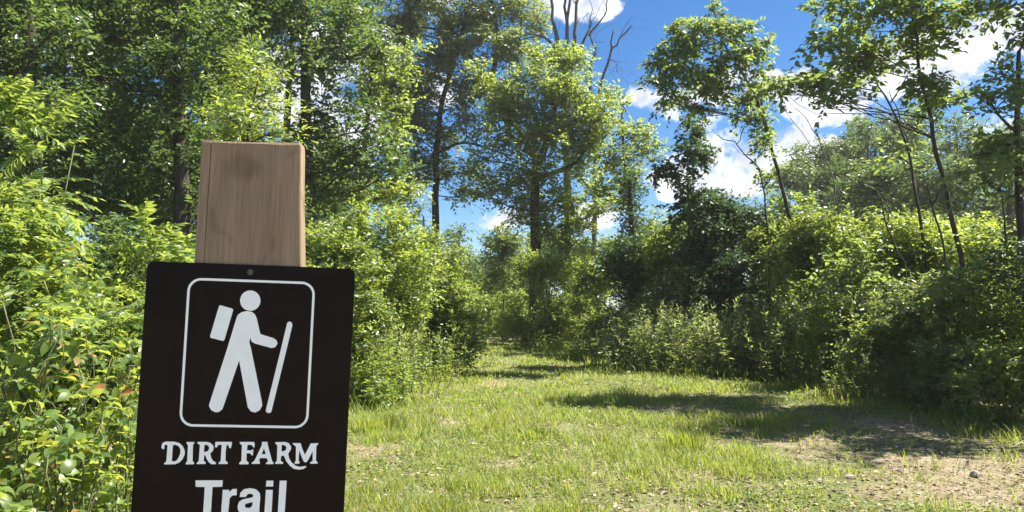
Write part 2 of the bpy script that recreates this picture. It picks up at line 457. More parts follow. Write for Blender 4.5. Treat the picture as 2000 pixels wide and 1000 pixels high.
SROT = Matrix(((SX.x, -SN.x, SZ.x), (SX.y, -SN.y, SZ.y), (SX.z, -SN.z, SZ.z)))


def poly_sheet(name, polys, thick, y):
    """extruded flat shape: polys = [outline, hole, ...] in millimetres of the sign's own plane"""
    flat = [p for P in polys for p in P]
    tris = tessellate_polygon([[Vector((p[0], p[1], 0)) for p in P] for P in polys])
    n = len(flat)
    V = [(p[0] / 1000, y, p[1] / 1000) for p in flat] + [(p[0] / 1000, y + thick, p[1] / 1000) for p in flat]
    F = []
    for t in tris:
        a, b, c = (np.array(flat[k]) for k in t)
        ccw = (b[0] - a[0]) * (c[1] - a[1]) - (b[1] - a[1]) * (c[0] - a[0]) > 0
        t = tuple(t) if ccw else tuple(reversed(t))
        F.append(t)
        F.append(tuple(n + k for k in reversed(t)))
    s = 0
    for P in polys:
        m = len(P)
        for k in range(m):
            F.append((s + k, s + (k + 1) % m, n + s + (k + 1) % m, n + s + k))
        s += m
    me = bpy.data.meshes.new(name)
    me.from_pydata(V, [], F)
    me.update()
    return me


def rrect(x0, x1, z0, z1, r, n=8):
    pts = []
    for cx, cz, a0 in ((x1 - r, z1 - r, 0), (x0 + r, z1 - r, 90), (x0 + r, z0 + r, 180), (x1 - r, z0 + r, 270)):
        for k in range(n + 1):
            a = math.radians(a0 + 90 * k / n)
            pts.append((cx + r * math.cos(a), cz + r * math.sin(a)))
    return pts


def wood_col(h):
    co = ocoord(h)
    g1 = h.noise(h.vmath('MULTIPLY', co, (1.0, 1.0, 0.045)), 260.0, 6.0, 0.7, 0.2)
    g2 = h.noise(h.vmath('MULTIPLY', co, (1.0, 1.0, 0.10)), 30.0, 4.0, 0.6, 0.6)
    blot = h.noise(h.vmath('MULTIPLY', co, (1.0, 1.0, 0.55)), 19.0, 3.0, 0.55, 0.3)
    base = h.ramp(g2, [(0.25, (0.205, 0.148, 0.094)), (0.55, (0.265, 0.195, 0.126)), (0.8, (0.310, 0.232, 0.155))])
    grain = h.ramp(g1, [(0.3, (0.72, 0.71, 0.70)), (0.6, (1.05, 1.05, 1.03))])
    x = h.mix(1.0, base, grain, 'MULTIPLY')
    stain = h.ramp(blot, [(0.30, (0.66, 0.62, 0.58)), (0.42, (1.0, 1.0, 1.0))])
    x = h.mix(1.0, x, stain, 'MULTIPLY')
    # a dark knot smudge near the top of the post
    kd = h.vmath('LENGTH', h.vmath('MULTIPLY', h.vmath('SUBTRACT', co, (-0.022, 0.0, 0.143)), (1 / 0.030, 0.0, 1 / 0.020)))
    kn = h.step(h.math('ADD', kd, h.math('MULTIPLY', g2, 1.2)), 1.9, 0.9)
    return h.mix(h.math('MULTIPLY', kn, 0.32), x, (0.075, 0.045, 0.028))


M['post'] = plain_mat('rough_sawn_wood', wood_col, 0.88, 0.2,
                      (lambda h: h.noise(h.vmath('MULTIPLY', ocoord(h), (1, 1, 0.06)), 260.0, 5.0, 0.65), 0.8, 0.002))
M['plate'] = plain_mat('dark_brown_sign_face', lambda h: h.ramp(h.noise(ocoord(h), 14.0, 3.0), [(0.3, (0.0068, 0.0036, 0.0022)), (0.7, (0.0100, 0.0056, 0.0036))]), 0.20, 0.10)
_pn = M['plate'].node_tree
_h = NG(_pn)
_pb = [n for n in _pn.nodes if n.type == 'BSDF_PRINCIPLED'][0]
_h.put(_pb.inputs['Roughness'], _h.ramp(_h.noise(_h.vmath('MULTIPLY', ocoord(_h), (1.0, 1.0, 0.5)), 9.0, 5.0, 0.6, 0.5), [(0.3, (0.14, 0.14, 0.14)), (0.7, (0.34, 0.34, 0.34))]))
_dust = _h.noise(ocoord(_h), 420.0, 2.0, 0.5)
_old = _pb.inputs['Base Color'].links[0].from_socket
_h.put(_pb.inputs['Base Color'], _h.mix(_h.math('MULTIPLY', _h.step(_dust, 0.66, 0.74), 0.10), _old, (0.22, 0.19, 0.15)))
M['print'] = plain_mat('white_print', lambda h: h.ramp(h.noise(ocoord(h), 60.0, 3.0), [(0.3, (0.82, 0.84, 0.78)), (0.7, (0.88, 0.89, 0.84))]), 0.5, 0.3)
M['screw'] = plain_mat('brown_screw', lambda h: h.ramp(h.noise(ocoord(h), 80.0, 2.0), [(0.3, (0.045, 0.040, 0.038)), (0.7, (0.075, 0.068, 0.064))]), 0.4, 0.5)

sg = (SIGN_TOP.x, SIGN_TOP.y, gz1(SIGN_TOP.x, SIGN_TOP.y))
sign = thing('trail_sign', sg, 'dark brown hiking trail sign screwed to a rough wooden post', 'sign')
BASE_INV = Matrix.Translation(-Vector(sg))
SM = BASE_INV @ (Matrix.Translation(SIGN_TOP) @ SROT.to_4x4())


def sign_part(name, me, mat, parent=sign):
    o = obj(name, me, mat, parent)
    if parent is sign:
        o.matrix_basis = SM
    return o


# post: a thick rough-sawn plank with eased edges and one long drying crack, cross-section extruded along its length
zt, zb = 0.181, -(SIGN_TOP.z - sg[2]) - 0.35
prof = [(-80.5, 5), (-79.6, 3.2), (-77.5, 2.4), (-66.8, 2.2), (-66.3, 6.0), (-65.8, 2.2), (-40, 2.0), (0, 2.1), (35, 2.0), (69, 2.2), (71.2, 3.0), (72, 5), (72.0, 36), (69, 39), (-77, 39), (-80.5, 36)]
rows = []
zs = [zb, -0.9, -0.45, 0.0, 0.06, 0.12, 0.165, zt - 0.003, zt]
prg = random.Random(3)
for z in zs:
    row = []
    for k, (x, y) in enumerate(prof):
        t = max(0.0, min(1.0, z / zt))
        xx = x / 1000 - (0.0105 * t if x > 60 else 0)
        yy = (y - 2.05) / 1000
        if k == 4 and z > 0.178: yy = 0.0065
        if z == zt:
            xx -= 0.0009 * (1 if x > 0 else -1); yy += 0.0009 if y < 20 else -0.0009
        zz = z + (prg.uniform(-0.0012, 0.0012) if z > 0.16 else 0) + (0.0012 * (x / 70) if z > 0.16 else 0)
        row.append((xx + prg.uniform(-0.0005, 0.0005), yy + prg.uniform(-0.0003, 0.0003), zz))
    rows.append(row)
K = len(prof)
PV = [p for r_ in rows for p in r_]
PF = []
for a in range(len(rows) - 1):
    for k in range(K):
        PF.append((a * K + k, a * K + (k + 1) % K, (a + 1) * K + (k + 1) % K, (a + 1) * K + k))
PF.append(tuple((len(rows) - 1) * K + k for k in range(K)))
PF.append(tuple(reversed(range(K))))
pme = bpy.data.meshes.new('post'); pme.from_pydata(PV, [], PF); pme.update()
sign_part('post', pme, M['post'])

plate = sign_part('sign_plate', poly_sheet('sign_plate', [rrect(-143.6, 149.0, -440, 0, 10)], 0.0022, -0.0022), M['plate'])
bv = plate.modifiers.new('edge', 'BEVEL'); bv.width = 0.0007; bv.segments = 2; bv.limit_method = 'ANGLE'; bv.angle_limit = math.radians(50)
FX0, FX1, FZ0, FZ1 = -84.4, 91.1, -230.6, -23.3
frame = poly_sheet('border_line', [rrect(FX0 - 1.7, FX1 + 1.7, FZ0 - 1.7, FZ1 + 1.7, 19), list(reversed(rrect(FX0 + 1.7, FX1 - 1.7, FZ0 + 1.7, FZ1 - 1.7, 15.6)))], 0.0005, -0.0026)
sign_part('border_line', frame, M['print'], plate)
for nm, polys in PRINT:
    sign_part(nm, poly_sheet(nm, polys, 0.0005, -0.0026), M['print'], plate)
for zc in (-10.8, -428):
    ring = [(0.2 + 4.3 * math.cos(a), zc + 4.3 * math.sin(a)) for a in np.linspace(0, 2 * math.pi, 20, endpoint=False)]
    sc = sign_part('screw', poly_sheet('screw', [ring], 0.0016, -0.0038), M['screw'], plate)
    b2 = sc.modifiers.new('edge', 'BEVEL'); b2.width = 0.0008; b2.segments = 2

# ------------------------------------------------------------------ foliage
# leaf templates: rows are (along the midrib, across, out of the blade) for a leaf of length 1
def leaf_lo(w=0.5, fold=0.16):
    return (np.array([(0, 0, 0), (0.42, -w / 2, fold * w), (1, 0, -0.06), (0.42, w / 2, fold * w)], float),
            np.array([(0, 1, 2), (0, 2, 3)]))


def leaf_hi(w=0.55, fold=0.14, droop=0.16):
    mid = [(0, 0, 0), (0.30, 0, 0.03), (0.65, 0, -0.02), (1, 0, -droop)]
    ed = [(0.14, 0.30), (0.42, 0.50), (0.74, 0.34)]
    V = list(mid)
    for s in (-1, 1):
        for (x, h) in ed:
            V.append((x, s * h * w, fold * w * h * 2 - droop * x * x * 0.6))
    T = []
    for k, s in ((4, 0), (7, 1)):
        a = [(0, 1, k), (1, k + 1, k), (1, 2, k + 1), (2, k + 2, k + 1), (2, 3, k + 2)]
        T += a if s else [(p, r, q) for p, q, r in a]
    return np.array(V, float), np.array(T)


LO = leaf_lo(0.52)
LO_NARROW = leaf_lo(0.26)
LO_ROUND = leaf_lo(0.72)


class Leaves:
    """many leaf frames: base point, midrib axis, blade normal, length"""
    def __init__(self):
        self.P, self.A, self.N, self.L = [], [], [], []

    def add(self, P, A, N, L):
        self.P.append(P); self.A.append(unit(A)); self.N.append(N); self.L.append(L)

    def frames(self):
        P = np.concatenate(self.P); A = np.concatenate(self.A); N = np.concatenate(self.N); L = np.concatenate(self.L)
        S = unit(np.cross(N, A)); N = np.cross(A, S)
        return P, A, S, N, L


def leaf_mesh(name, fr, tpl, off, rng=RNG):
    P, A, S, N, L = fr
    TV, TT = tpl
    V = P[:, None, :] + L[:, None, None] * (TV[None, :, 0:1] * A[:, None, :] + TV[None, :, 1:2] * S[:, None, :] + TV[None, :, 2:3] * N[:, None, :])
    n, k = len(P), len(TV)
    T = (TT[None] + (np.arange(n) * k)[:, None, None]).reshape(-1, 3)
    tint = np.repeat(rng.random(n), len(TT))
    return tri_mesh(name, V.reshape(-1, 3) - off, T, tint)


def rdir(rng, n, zb=0.0):
    v = rng.normal(0, 1, (n, 3)); v = unit(v)
    v[:, 2] += zb
    return unit(v)


def sub_balls(rng, clumps, k=(8, 13), flat=0.75):
    C, R = [], []
    for (c, r) in clumps:
        m = rng.integers(*k)
        u = rdir(rng, m, 0.15)
        C.append(c + u * r * rng.uniform(0.40, 0.95, (m, 1)))
        R.append(r * rng.uniform(0.22, 0.44, (m, 1)) * np.array([1, 1, flat]))
    return C, R


def spray_leaves(lv, rng, C, R, count, L, up=0.55, droop=0.15, per=8, spread=1.0):
    """leafy twigs in the balls C, R: leaves alternate along a short twig"""
    m = max(1, int(count / per))
    w = (R[:, 0] * R[:, 2]); w = w / w.sum()
    i = rng.choice(len(C), m, p=w)
    u = rdir(rng, m, 0.25)
    p0 = C[i] + u * R[i] * rng.uniform(0.15, 1.0, (m, 1)) ** 0.6
    tw = unit(u * 0.8 + np.array([0, 0, 0.15]) + rng.normal(0, 0.45, (m, 3)))
    side = unit(np.cross(tw, np.array([0, 0, 1.0]) + rng.normal(0, 0.2, (m, 3))))
    for j in range(per):
        s = 1 if j % 2 else -1
        t = (j + rng.uniform(0, 0.8, (m, 1))) / per
        P = p0 + tw * t * L * per * 0.40 * spread + np.array([0, 0, -1.0]) * (t * t * L * 0.9 * droop * 4)
        A = unit(tw * 0.55 + side * s * 0.85 + rng.normal(0, 0.30, (m, 3)) + np.array([0, 0, -droop]))
        N = np.array([0, 0, up]) + u * 0.45 + rng.normal(0, 0.42, (m, 3))
        lv.add(P, A, N, L * rng.uniform(0.45, 1.35, m))


HI_MESHES = {}


def leaf_objects(parent, fr, idx, mat, off, key, w=0.55):
    """single leaves as parts: objects that share a few leaf meshes"""
    if key not in HI_MESHES:
        HI_MESHES[key] = []
        for k in range(4):
            V, T = leaf_hi(w * (0.9 + 0.07 * k), 0.10 + 0.05 * k, 0.08 + 0.09 * k)
            me = tri_mesh('leaf', V, T, np.zeros(len(T)), smooth=True)
            me.materials.append(mat)
            HI_MESHES[key].append(me)
    P, A, S, N, L = fr
    for q, k in enumerate(idx):
        o = bpy.data.objects.new('leaf', HI_MESHES[key][q % 4])
        col.objects.link(o)
        o.parent = parent
        l = float(L[k])
        a, s, n, p = A[k] * l, S[k] * l, N[k] * l, P[k] - off
        o.matrix_basis = Matrix(((a[0], s[0], n[0], p[0]), (a[1], s[1], n[1], p[1]), (a[2], s[2], n[2], p[2]), (0, 0, 0, 1)))


def nearest_visible(fr, n):
    P = fr[0]
    d = np.linalg.norm(P - np.array([0, 0, CAM_H]), axis=1)
    inside = np.abs(P[:, 0] / P[:, 1]) < 0.68
    d = d + np.where(inside, 0, 50)
    return np.argsort(d)[:n]


def build_plant(name, label, cat, base, clumps, L, mat, cover, trunks=(), bark='bark', tpl=LO, flat=0.75, up=0.55, droop=0.15,
                group=None, parts=0, part_w=0.55, seed=0, limb_r=0.035, foliage_name='crown', wood_name='trunk', kb=(8, 13), spread=1.0):
    """trunks: list of (points, radii); clumps: list of (centre, radii) in metres"""
    rng = np.random.default_rng(1000 + seed)
    base = np.array(base, float)
    root = thing(name, base, label, cat, group)
    C, R = sub_balls(rng, clumps, kb, flat)
    tb = Tubes()
    spine = []
    for pts, rad in trunks:
        pts = np.asarray(pts, float)
        t = np.linspace(0, 1, len(pts)); tt = np.linspace(0, 1, max(8, len(pts) * 3))
        sm = np.stack([np.interp(tt, t, pts[:, k]) for k in range(3)], -1)
        sm[1:-1] = (sm[:-2] + 2 * sm[1:-1] + sm[2:]) / 4
        sm[1:-1] += rng.normal(0, 0.006 * np.linalg.norm(sm[-1] - sm[0]) / 3, (len(sm) - 2, 3))
        rr = np.interp(tt, np.linspace(0, 1, len(rad)), rad)
        tb.add(sm, rr, 8)
        spine.append((sm, rr))
    if spine:
        SP = np.concatenate([s[0] for s in spine]); SR = np.concatenate([s[1] for s in spine])
        for (c, r), cs in zip(clumps, C):
            d = np.linalg.norm(SP - c, axis=1) + 1.2 * np.maximum(0, SP[:, 2] - c[2] + 0.25 * np.linalg.norm(SP[:, :2] - c[:2], axis=1))
            k = int(np.argmin(d))
            r0 = min(limb_r * (0.6 + 0.25 * np.linalg.norm(SP[k] - c)), SR[k] * 0.75)
            lp = bend(SP[k], c, 6, 0.07, rng)
            tb.add(lp, np.linspace(max(r0, 0.006), max(r0 * 0.4, 0.005), 6), 5)
            for b in cs:
                q = lp[rng.integers(3, 6)]
                tb.add(bend(q, b, 4, 0.08, rng), np.linspace(max(r0 * 0.40, 0.007), 0.0045, 4), 3)
        obj(wood_name, tb.mesh(wood_name, base), M[bark], root)
    lv = Leaves()
    la = 0.55 * L * L * (tpl[0][:, 1].max() * 2)
    for (c, r), cs, rs in zip(clumps, C, R):
        cnt = cover * math.pi * r[0] * r[2] / la
        spray_leaves(lv, rng, cs, rs, cnt, L, up, droop, spread=spread)
    fr = lv.frames()
    ok = fr[0][:, 2] > gz(fr[0][:, 0], fr[0][:, 1]) - 0.02
    fr = [a[ok] for a in fr]
    if parts:
        idx = nearest_visible(fr, parts)
        leaf_objects(root, fr, idx, M[mat], base, mat + str(part_w), part_w)
        keep = np.ones(len(fr[0]), bool); keep[idx] = False
        fr = [a[keep] for a in fr]
    f = obj(foliage_name, leaf_mesh(foliage_name, fr, tpl, base, rng), M[mat], root)
    if parts:
        tag(f, kind='stuff')
    return root


def ground_pt(px, Y, sink=0.04):
    x = (px - 1000) / FPX * Y
    return np.array([x, Y, gz1(x, Y) - sink])


def blobs(spec, Y, depth=1.0, rng=RNG, extra=0):
    """crown clumps given as (px, py, rx, ry[, dY]) at the depth Y of the tree"""
    out_ = []
    for s in spec:
        px, py, rx, ry = s[:4]
        dy = s[4] if len(s) > 4 else rng.uniform(-0.6, 0.6) * depth
        y = Y + dy
        k = y / FPX
        out_.append((at(px, py, y), np.array([rx * k, (rx + ry) / 2 * k * depth, ry * k])))
        for e in range(extra):
            out_.append((at(px + rng.normal(0, rx * 0.4), py + rng.normal(0, ry * 0.4), y) + np.array([0, rng.uniform(0.6, 1.6) * rx * k, 0]), np.array([rx * k, rx * k, ry * k])))
    return out_


def path3(pts, Y):
    return [at(p[0], p[1], Y + (p[2] if len(p) > 2 else 0)) for p in pts]


def shrub(name, label, px, Y, top, width, mat, L=0.085, cover=5.0, n=9, seed=0, group=None, tpl=LO, cat='shrub', bark='stem', depth=0.8, **kw):
    """bush standing at picture column px, Y metres off, its top reaching picture row top"""
    rng = np.random.default_rng(500 + seed)
    b = ground_pt(px, Y)
    h = at(px, top, Y)[2] - b[2]
    cl = []
    for k in range(n):
        a = rng.uniform(0, 2 * math.pi); q = math.sqrt(rng.uniform(0, 1))
        zz = rng.uniform(0.10, 0.84)
        lim = math.sqrt(max(0.04, 1 - zz ** 2 * 1.15)) * rng.uniform(0.8, 1.25)
        s_ = rng.uniform(0.13, 0.25)
        r = np.array([width * s_, width * depth * s_, min(h * rng.uniform(0.10, 0.17), width * s_ * 1.1)])
        cl.append((b + np.array([math.cos(a) * q * width * 0.40 * lim, math.sin(a) * q * width * 0.40 * lim * depth, zz * h]), r))
    for k in range(max(3, n // 3)):                              # leafy shoots break the outline
        a = rng.uniform(0, 2 * math.pi); q = rng.uniform(0.1, 0.42) * width; zz = rng.uniform(0.62, 0.93)
        cl.append((b + np.array([math.cos(a) * q, math.sin(a) * q * depth, zz * h]), np.array([0.09 * width, 0.09 * width, 0.10 * h])))
    tr = []
    for k in range(4):
        e = cl[k][0] * 0.7 + np.array([b[0], b[1], cl[k][0][2]]) * 0.3
        s = b + rng.normal(0, 0.07, 3) * np.array([1, 1, 0])
        tr.append(([s, s * 0.5 + e * 0.5 + np.array([0, 0, 0.1 * h]), e], [0.012 + 0.006 * h, 0.008]))
    return build_plant(name, label, cat, b, cl, L, mat, cover, tr, bark, tpl, seed=seed, group=group, limb_r=0.012, foliage_name='foliage', wood_name='stem', **kw)


def tree(name, label, px_base, Y, trunk_px, trunk_r, spec, mat, L, cover, seed, extra_trunks=(), depth=1.0, extra=0, cat='tree', **kw):
    rng = np.random.default_rng(900 + seed)
    b = ground_pt(px_base, Y, 0.06)
    tr = [([b] + path3(trunk_px, Y), list(np.linspace(trunk_r, trunk_r * 0.35, len(trunk_px) + 1)))]
    tr[0][1][0] *= 1.25
    for pts, r0, r1 in extra_trunks:
        tr.append((path3(pts, Y), list(np.linspace(r0, r1, len(pts)))))
    return build_plant(name, label, cat, b, blobs(spec, Y, depth, rng, extra), L, mat, cover, tr, seed=seed, **kw)


# ------------------------------------------------------------------ saplings with feathery compound leaves
def frond_mesh(rng, pairs=9, droop=0.35):
    V, T, n = [], [], 0
    tv, tt = leaf_lo(0.40, 0.25)
    def put(P, A, S, N, l):
        nonlocal n
        V.append(P + l * (tv[:, 0:1] * A + tv[:, 1:2] * S + tv[:, 2:3] * N)); T.append(tt + n); n += len(tv)
    def rach(t):
        return np.array([t, 0, 0.10 * math.sin(t * 2.2) - droop * t * t])
    for k in range(pairs + 1):
        t = 0.16 + 0.84 * k / pairs
        p = rach(t); tg = rach(t + 0.01) - p; tg /= np.linalg.norm(tg)
        l = 0.19 * (0.75 + 0.5 * math.sin(math.pi * (0.15 + 0.75 * k / pairs))) * rng.uniform(0.9, 1.1)
        if k == pairs:
            A = tg; S = np.array([0, 1.0, 0]); put(p, A, S, np.cross(A, S), l); continue
        for s in (-1, 1):
            A = unit(tg * rng.uniform(0.25, 0.7) + np.array([0, s * 0.9, -0.30 + rng.normal(0, 0.28)]))
            S = unit(np.cross(np.array([0, 0, 1.0]) + rng.normal(0, 0.35, 3), A))
            put(p, A, S, np.cross(A, S), l)
    pts = np.array([rach(t) for t in np.linspace(0, 1, 5)])
    for k in range(4):
        w = np.array([0, 0.006, 0])
        V.append(np.array([pts[k] - w, pts[k] + w, pts[k + 1] - w * 0.7, pts[k + 1] + w * 0.7])); T.append(np.array([(0, 1, 3), (0, 3, 2)]) + n); n += 4
    T = np.concatenate(T)
    return tri_mesh('frond', np.concatenate(V), T, np.zeros(len(T)))


_fr = np.random.default_rng(77)
FRONDS = [frond_mesh(_fr, 10 + k % 3, 0.15 + 0.1 * k) for k in range(5)]
for me in FRONDS:
    me.materials.append(M['feather'])


def frond_sapling(label, px, Y, top, spread, n, seed, length=0.6, stems=2, group=None, low=0.25):
    rng = np.random.default_rng(3000 + seed)
    b = ground_pt(px, Y)
    h = at(px, top, Y)[2] - b[2] - 0.12
    root = thing('sumac_sapling', b, label, 'sapling', group)
    tb = Tubes()
    axes = []
    for s in range(stems):
        tip = b + np.array([rng.normal(0, spread * 0.30), rng.normal(0, spread * 0.30), h * (1.0 if s == 0 else rng.uniform(0.7, 0.95))])
        p = bend(b + rng.normal(0, 0.04, 3) * np.array([1, 1, 0]), tip, 7, 0.05, rng)
        tb.add(p, np.linspace(0.016, 0.005, 7), 5)
        axes.append(p)
        for q in range(3):
            k = rng.integers(2, 6)
            e = p[k] + np.array([rng.normal(0, spread * 0.5), rng.normal(0, spread * 0.5), h * rng.uniform(0.08, 0.25)])
            bp = bend(p[k], e, 5, 0.08, rng)
            tb.add(bp, np.linspace(0.008, 0.004, 5), 4)
            axes.append(bp)
    obj('stem', tb.mesh('stem', b), M['stem'], root)
    for k in range(int(n * 1.4)):
        ax = axes[rng.integers(0, len(axes))]
        t = rng.uniform(low, 1.0) ** 0.7 * (len(ax) - 1)
        i = min(int(t), len(ax) - 2)
        p = ax[i] * (1 - t + i) + ax[i + 1] * (t - i)
        hh = (p[2] - b[2]) / h
        az = rng.uniform(0, 2 * math.pi)
        el = rng.normal(0.15 + 0.5 * max(0, hh - 0.6) / 0.4, 0.28)
        A = np.array([math.cos(az) * math.cos(el), math.sin(az) * math.cos(el), math.sin(el)])
        N = np.array([0, 0, 1.0]) + rng.normal(0, 0.22, 3)
        S = unit(np.cross(N, A)); N = np.cross(A, S)
        l = length * rng.uniform(0.7, 1.2)
        o = bpy.data.objects.new('frond', FRONDS[rng.integers(0, 5)])
        col.objects.link(o); o.parent = root
        a, s, nn, q = A * l, S * l, N * l, p - b
        o.matrix_basis = Matrix(((a[0], s[0], nn[0], q[0]), (a[1], s[1], nn[1], q[1]), (a[2], s[2], nn[2], q[2]), (0, 0, 0, 1)))
    return root


# ------------------------------------------------------------------ upright weeds (golden-rod like)
def weed_clump(label, px, Y, top, width, n, seed, mat='weed', L=0.11, group=None, name='weed_clump', tpl=leaf_lo(0.32), per=26):
    rng = np.random.default_rng(4000 + seed)
    b = ground_pt(px, Y)
    h = at(px, top, Y)[2] - b[2]
    root = thing(name, b, label, 'weeds', group)
    tb, lv = Tubes(), Leaves()
    for k in range(n):
        o = np.array([rng.normal(0, width * 0.28), rng.normal(0, width * 0.22), 0])
        s = b + o; s[2] = gz1(s[0], s[1]) - 0.02
        hh = h * rng.uniform(0.55, 1.05) * (1 - 0.30 * min(1, (abs(o[0]) / (width * 0.5)) ** 2))
        tip = s + np.array([rng.normal(0, 0.12 * h) + o[0] * 0.25, rng.normal(0, 0.12 * h), hh])
        p = bend(s, tip, 5, 0.04, rng)
        tb.add(p, np.linspace(0.006, 0.003, 5), 3)
        t = np.sort(rng.uniform(0.12, 1.0, per))
        f = t * 4; i = np.minimum(f.astype(int), 3); f = f - i
        P = p[i] * (1 - f[:, None]) + p[i + 1] * f[:, None]
        az = np.arange(per) * 2.4 + rng.uniform(0, 6)
        el = rng.normal(0.25, 0.3, per) + 0.4 * (t > 0.85)
        A = np.stack([np.cos(az) * np.cos(el), np.sin(az) * np.cos(el), np.sin(el)], -1)
        N = np.array([0, 0, 1.0]) + rng.normal(0, 0.35, (per, 3))
        lv.add(P, A, N, L * rng.uniform(0.7, 1.3, per) * (1.1 - 0.4 * t))
    obj('stem', tb.mesh('stem', b), M['stem'], root)
    obj('foliage', leaf_mesh('foliage', lv.frames(), tpl, b, rng), M[mat], root)
    return root


# ------------------------------------------------------------------ brambles close to the sign: arching canes with single leaves
def bramble(name, label, px, Y, top, width, n_canes, n_parts, n_rest, seed, L=0.09, mat='bramble', w=0.62, cat='shrub', group=None):
    rng = np.random.default_rng(6000 + seed)
    b = ground_pt(px, Y)
    h = at(px, top, Y)[2] - b[2]
    root = thing(name, b, label, cat, group)
    tb, lv = Tubes(), Leaves()
    per = int((n_parts + n_rest) / n_canes / 3) + 1
    for k in range(n_canes):
        az = rng.uniform(0, 2 * math.pi); reach = width * 0.5 * math.sqrt(rng.uniform(0.02, 1))
        s = b + np.array([rng.normal(0, width * 0.10), rng.normal(0, width * 0.10), 0])
        hh = h * rng.uniform(0.45, 1.0)
        t = np.linspace(0, 1, 8)
        p = s + np.stack([np.cos(az) * reach * t ** 1.3, np.sin(az) * reach * t ** 1.3, hh * np.sin(t * rng.uniform(1.5, 2.2))], -1)
        p[1:] += rng.normal(0, 0.015, (7, 3))
        tb.add(p, np.linspace(0.006, 0.0025, 8), 4)
        tt = np.sort(rng.uniform(0.15, 1.0, per))
        f = tt * 7; i = np.minimum(f.astype(int), 6); f = f - i
        P = p[i] * (1 - f[:, None]) + p[i + 1] * f[:, None]
        az2 = rng.uniform(0, 6.28, per); el = rng.normal(0.15, 0.35, per)
        D = np.stack([np.cos(az2) * np.cos(el), np.sin(az2) * np.cos(el), np.sin(el)], -1)
        st = P + D * L * rng.uniform(0.4, 1.0, (per, 1))
        N = np.array([0, 0, 0.9]) + D * 0.25 + rng.normal(0, 0.38, (per, 3))
        S = unit(np.cross(N, D))
        for a in (-1, 0, 1):                                    # three leaflets to a leaf stalk
            A = D * (1 if a == 0 else 0.45) + S * a * 0.9 + rng.normal(0, 0.15, (per, 3)) + np.array([0, 0, -0.15])
            lv.add(st + (D * L * 0.12 if a == 0 else 0), A, N + rng.normal(0, 0.15, (per, 3)), L * rng.uniform(0.7, 1.2, per))
    obj('cane', tb.mesh('cane', b), M['stem'], root)
    fr = lv.frames()
    idx = nearest_visible(fr, n_parts)
    leaf_objects(root, fr, idx, M[mat], b, mat + str(w), w)
    keep = np.ones(len(fr[0]), bool); keep[idx] = False
    if keep.sum():
        tag(obj('foliage', leaf_mesh('foliage', [a[keep] for a in fr], leaf_lo(w), b, rng), M[mat], root), kind='stuff')
    return root

# ================================================================== LARGE TREES
# --- tall grey-green tree at the back, its limbs against the sky
tree('tall_tree', 'tall grey-green tree with dark forked trunk and long slanting limbs against the sky', 850, 36,
     [(852, 395), (850, 300), (862, 190), (905, 60), (930, -60)], 0.19,
     [(700, 20, 60, 50), (770, 60, 65, 60), (845, 25, 80, 50), (925, 40, 70, 45), (1000, 20, 55, 45), (800, 140, 70, 60), (885, 140, 60, 55),
      (960, 105, 55, 45), (830, 235, 55, 50), (905, 235, 38, 35), (770, 215, 50, 50), (860, 320, 38, 30), (1010, 95, 45, 35), (790, 310, 40, 45),
      (820, 185, 45, 35), (875, 265, 32, 30), (800, 265, 45, 40), (925, 190, 45, 35), (880, 340, 30, 24), (825, 350, 28, 30), (940, 250, 28, 24), (880, 80, 60, 40), (925, 335, 26, 26), (905, 380, 30, 22), (985, 175, 40, 35), (1035, 50, 35, 35), (720, 110, 50, 45), (740, 170, 40, 40), (850, -60, 120, 60), (980, -60, 90, 50), (740, -60, 90, 60)],
     'grey', 0.18, 4.3, 1, depth=1.2,
     extra_trunks=[([(1045, 300), (1000, 235), (950, 150), (895, 80), (835, -20)], 0.15, 0.06),
                   ([(958, 165), (975, 90), (960, 0), (955, -60)], 0.12, 0.06), ([(1000, 235), (1010, 130), (1020, 10)], 0.08, 0.04),
                   ([(1045, 425), (1048, 380), (1045, 300)], 0.20, 0.17), ([(850, 300), (905, 275), (1000, 305)], 0.09, 0.04)])
# --- light tree in the middle
tree('centre_tree', 'light green rounded tree with a dark trunk standing past the end of the trail', 1046, 31,
     [(1046, 420), (1044, 350), (1075, 250), (1095, 150)], 0.24,
     [(1005, 205, 44, 42), (1100, 125, 40, 34), (1140, 195, 50, 45), (1065, 225, 70, 55), (1005, 285, 50, 35), (1105, 280, 70, 45),
      (1185, 240, 40, 35), (1150, 290, 50, 40), (1105, 110, 30, 25), (935, 310, 22, 18), (960, 365, 40, 25), (1020, 335, 50, 25), (1130, 335, 50, 30), (1040, 145, 45, 40), (945, 340, 25, 18), (985, 235, 50, 40), (1120, 235, 55, 45), (1060, 290, 60, 40), (1090, 175, 55, 40), (1060, 395, 55, 26), (1000, 390, 45, 22), (1110, 395, 45, 26), (1150, 420, 40, 24), (935, 150, 30, 22), (970, 175, 36, 26), (1130, 120, 26, 22), (1040, 110, 26, 22), (1185, 185, 22, 20), (925, 380, 22, 16), (1190, 400, 40, 24), (1035, 365, 40, 24), (1048, 425, 50, 30), (1075, 345, 40, 24)],
     'sunny', 0.17, 4.0, 2, depth=1.1, extra_trunks=[([(1044, 350), (1130, 320), (1180, 215)], 0.11, 0.05)])
tree('young_tree', 'thin young tree with airy yellow-green crown leaning beside the vine-wrapped stump', 1245, 27,
     [(1235, 420), (1220, 330), (1215, 220)], 0.10,
     [(1215, 205, 22, 18), (1240, 265, 40, 35), (1200, 315, 50, 35), (1260, 300, 35, 30), (1170, 375, 40, 30), (1230, 345, 35, 30)],
     'sunny', 0.15, 3.4, 3)
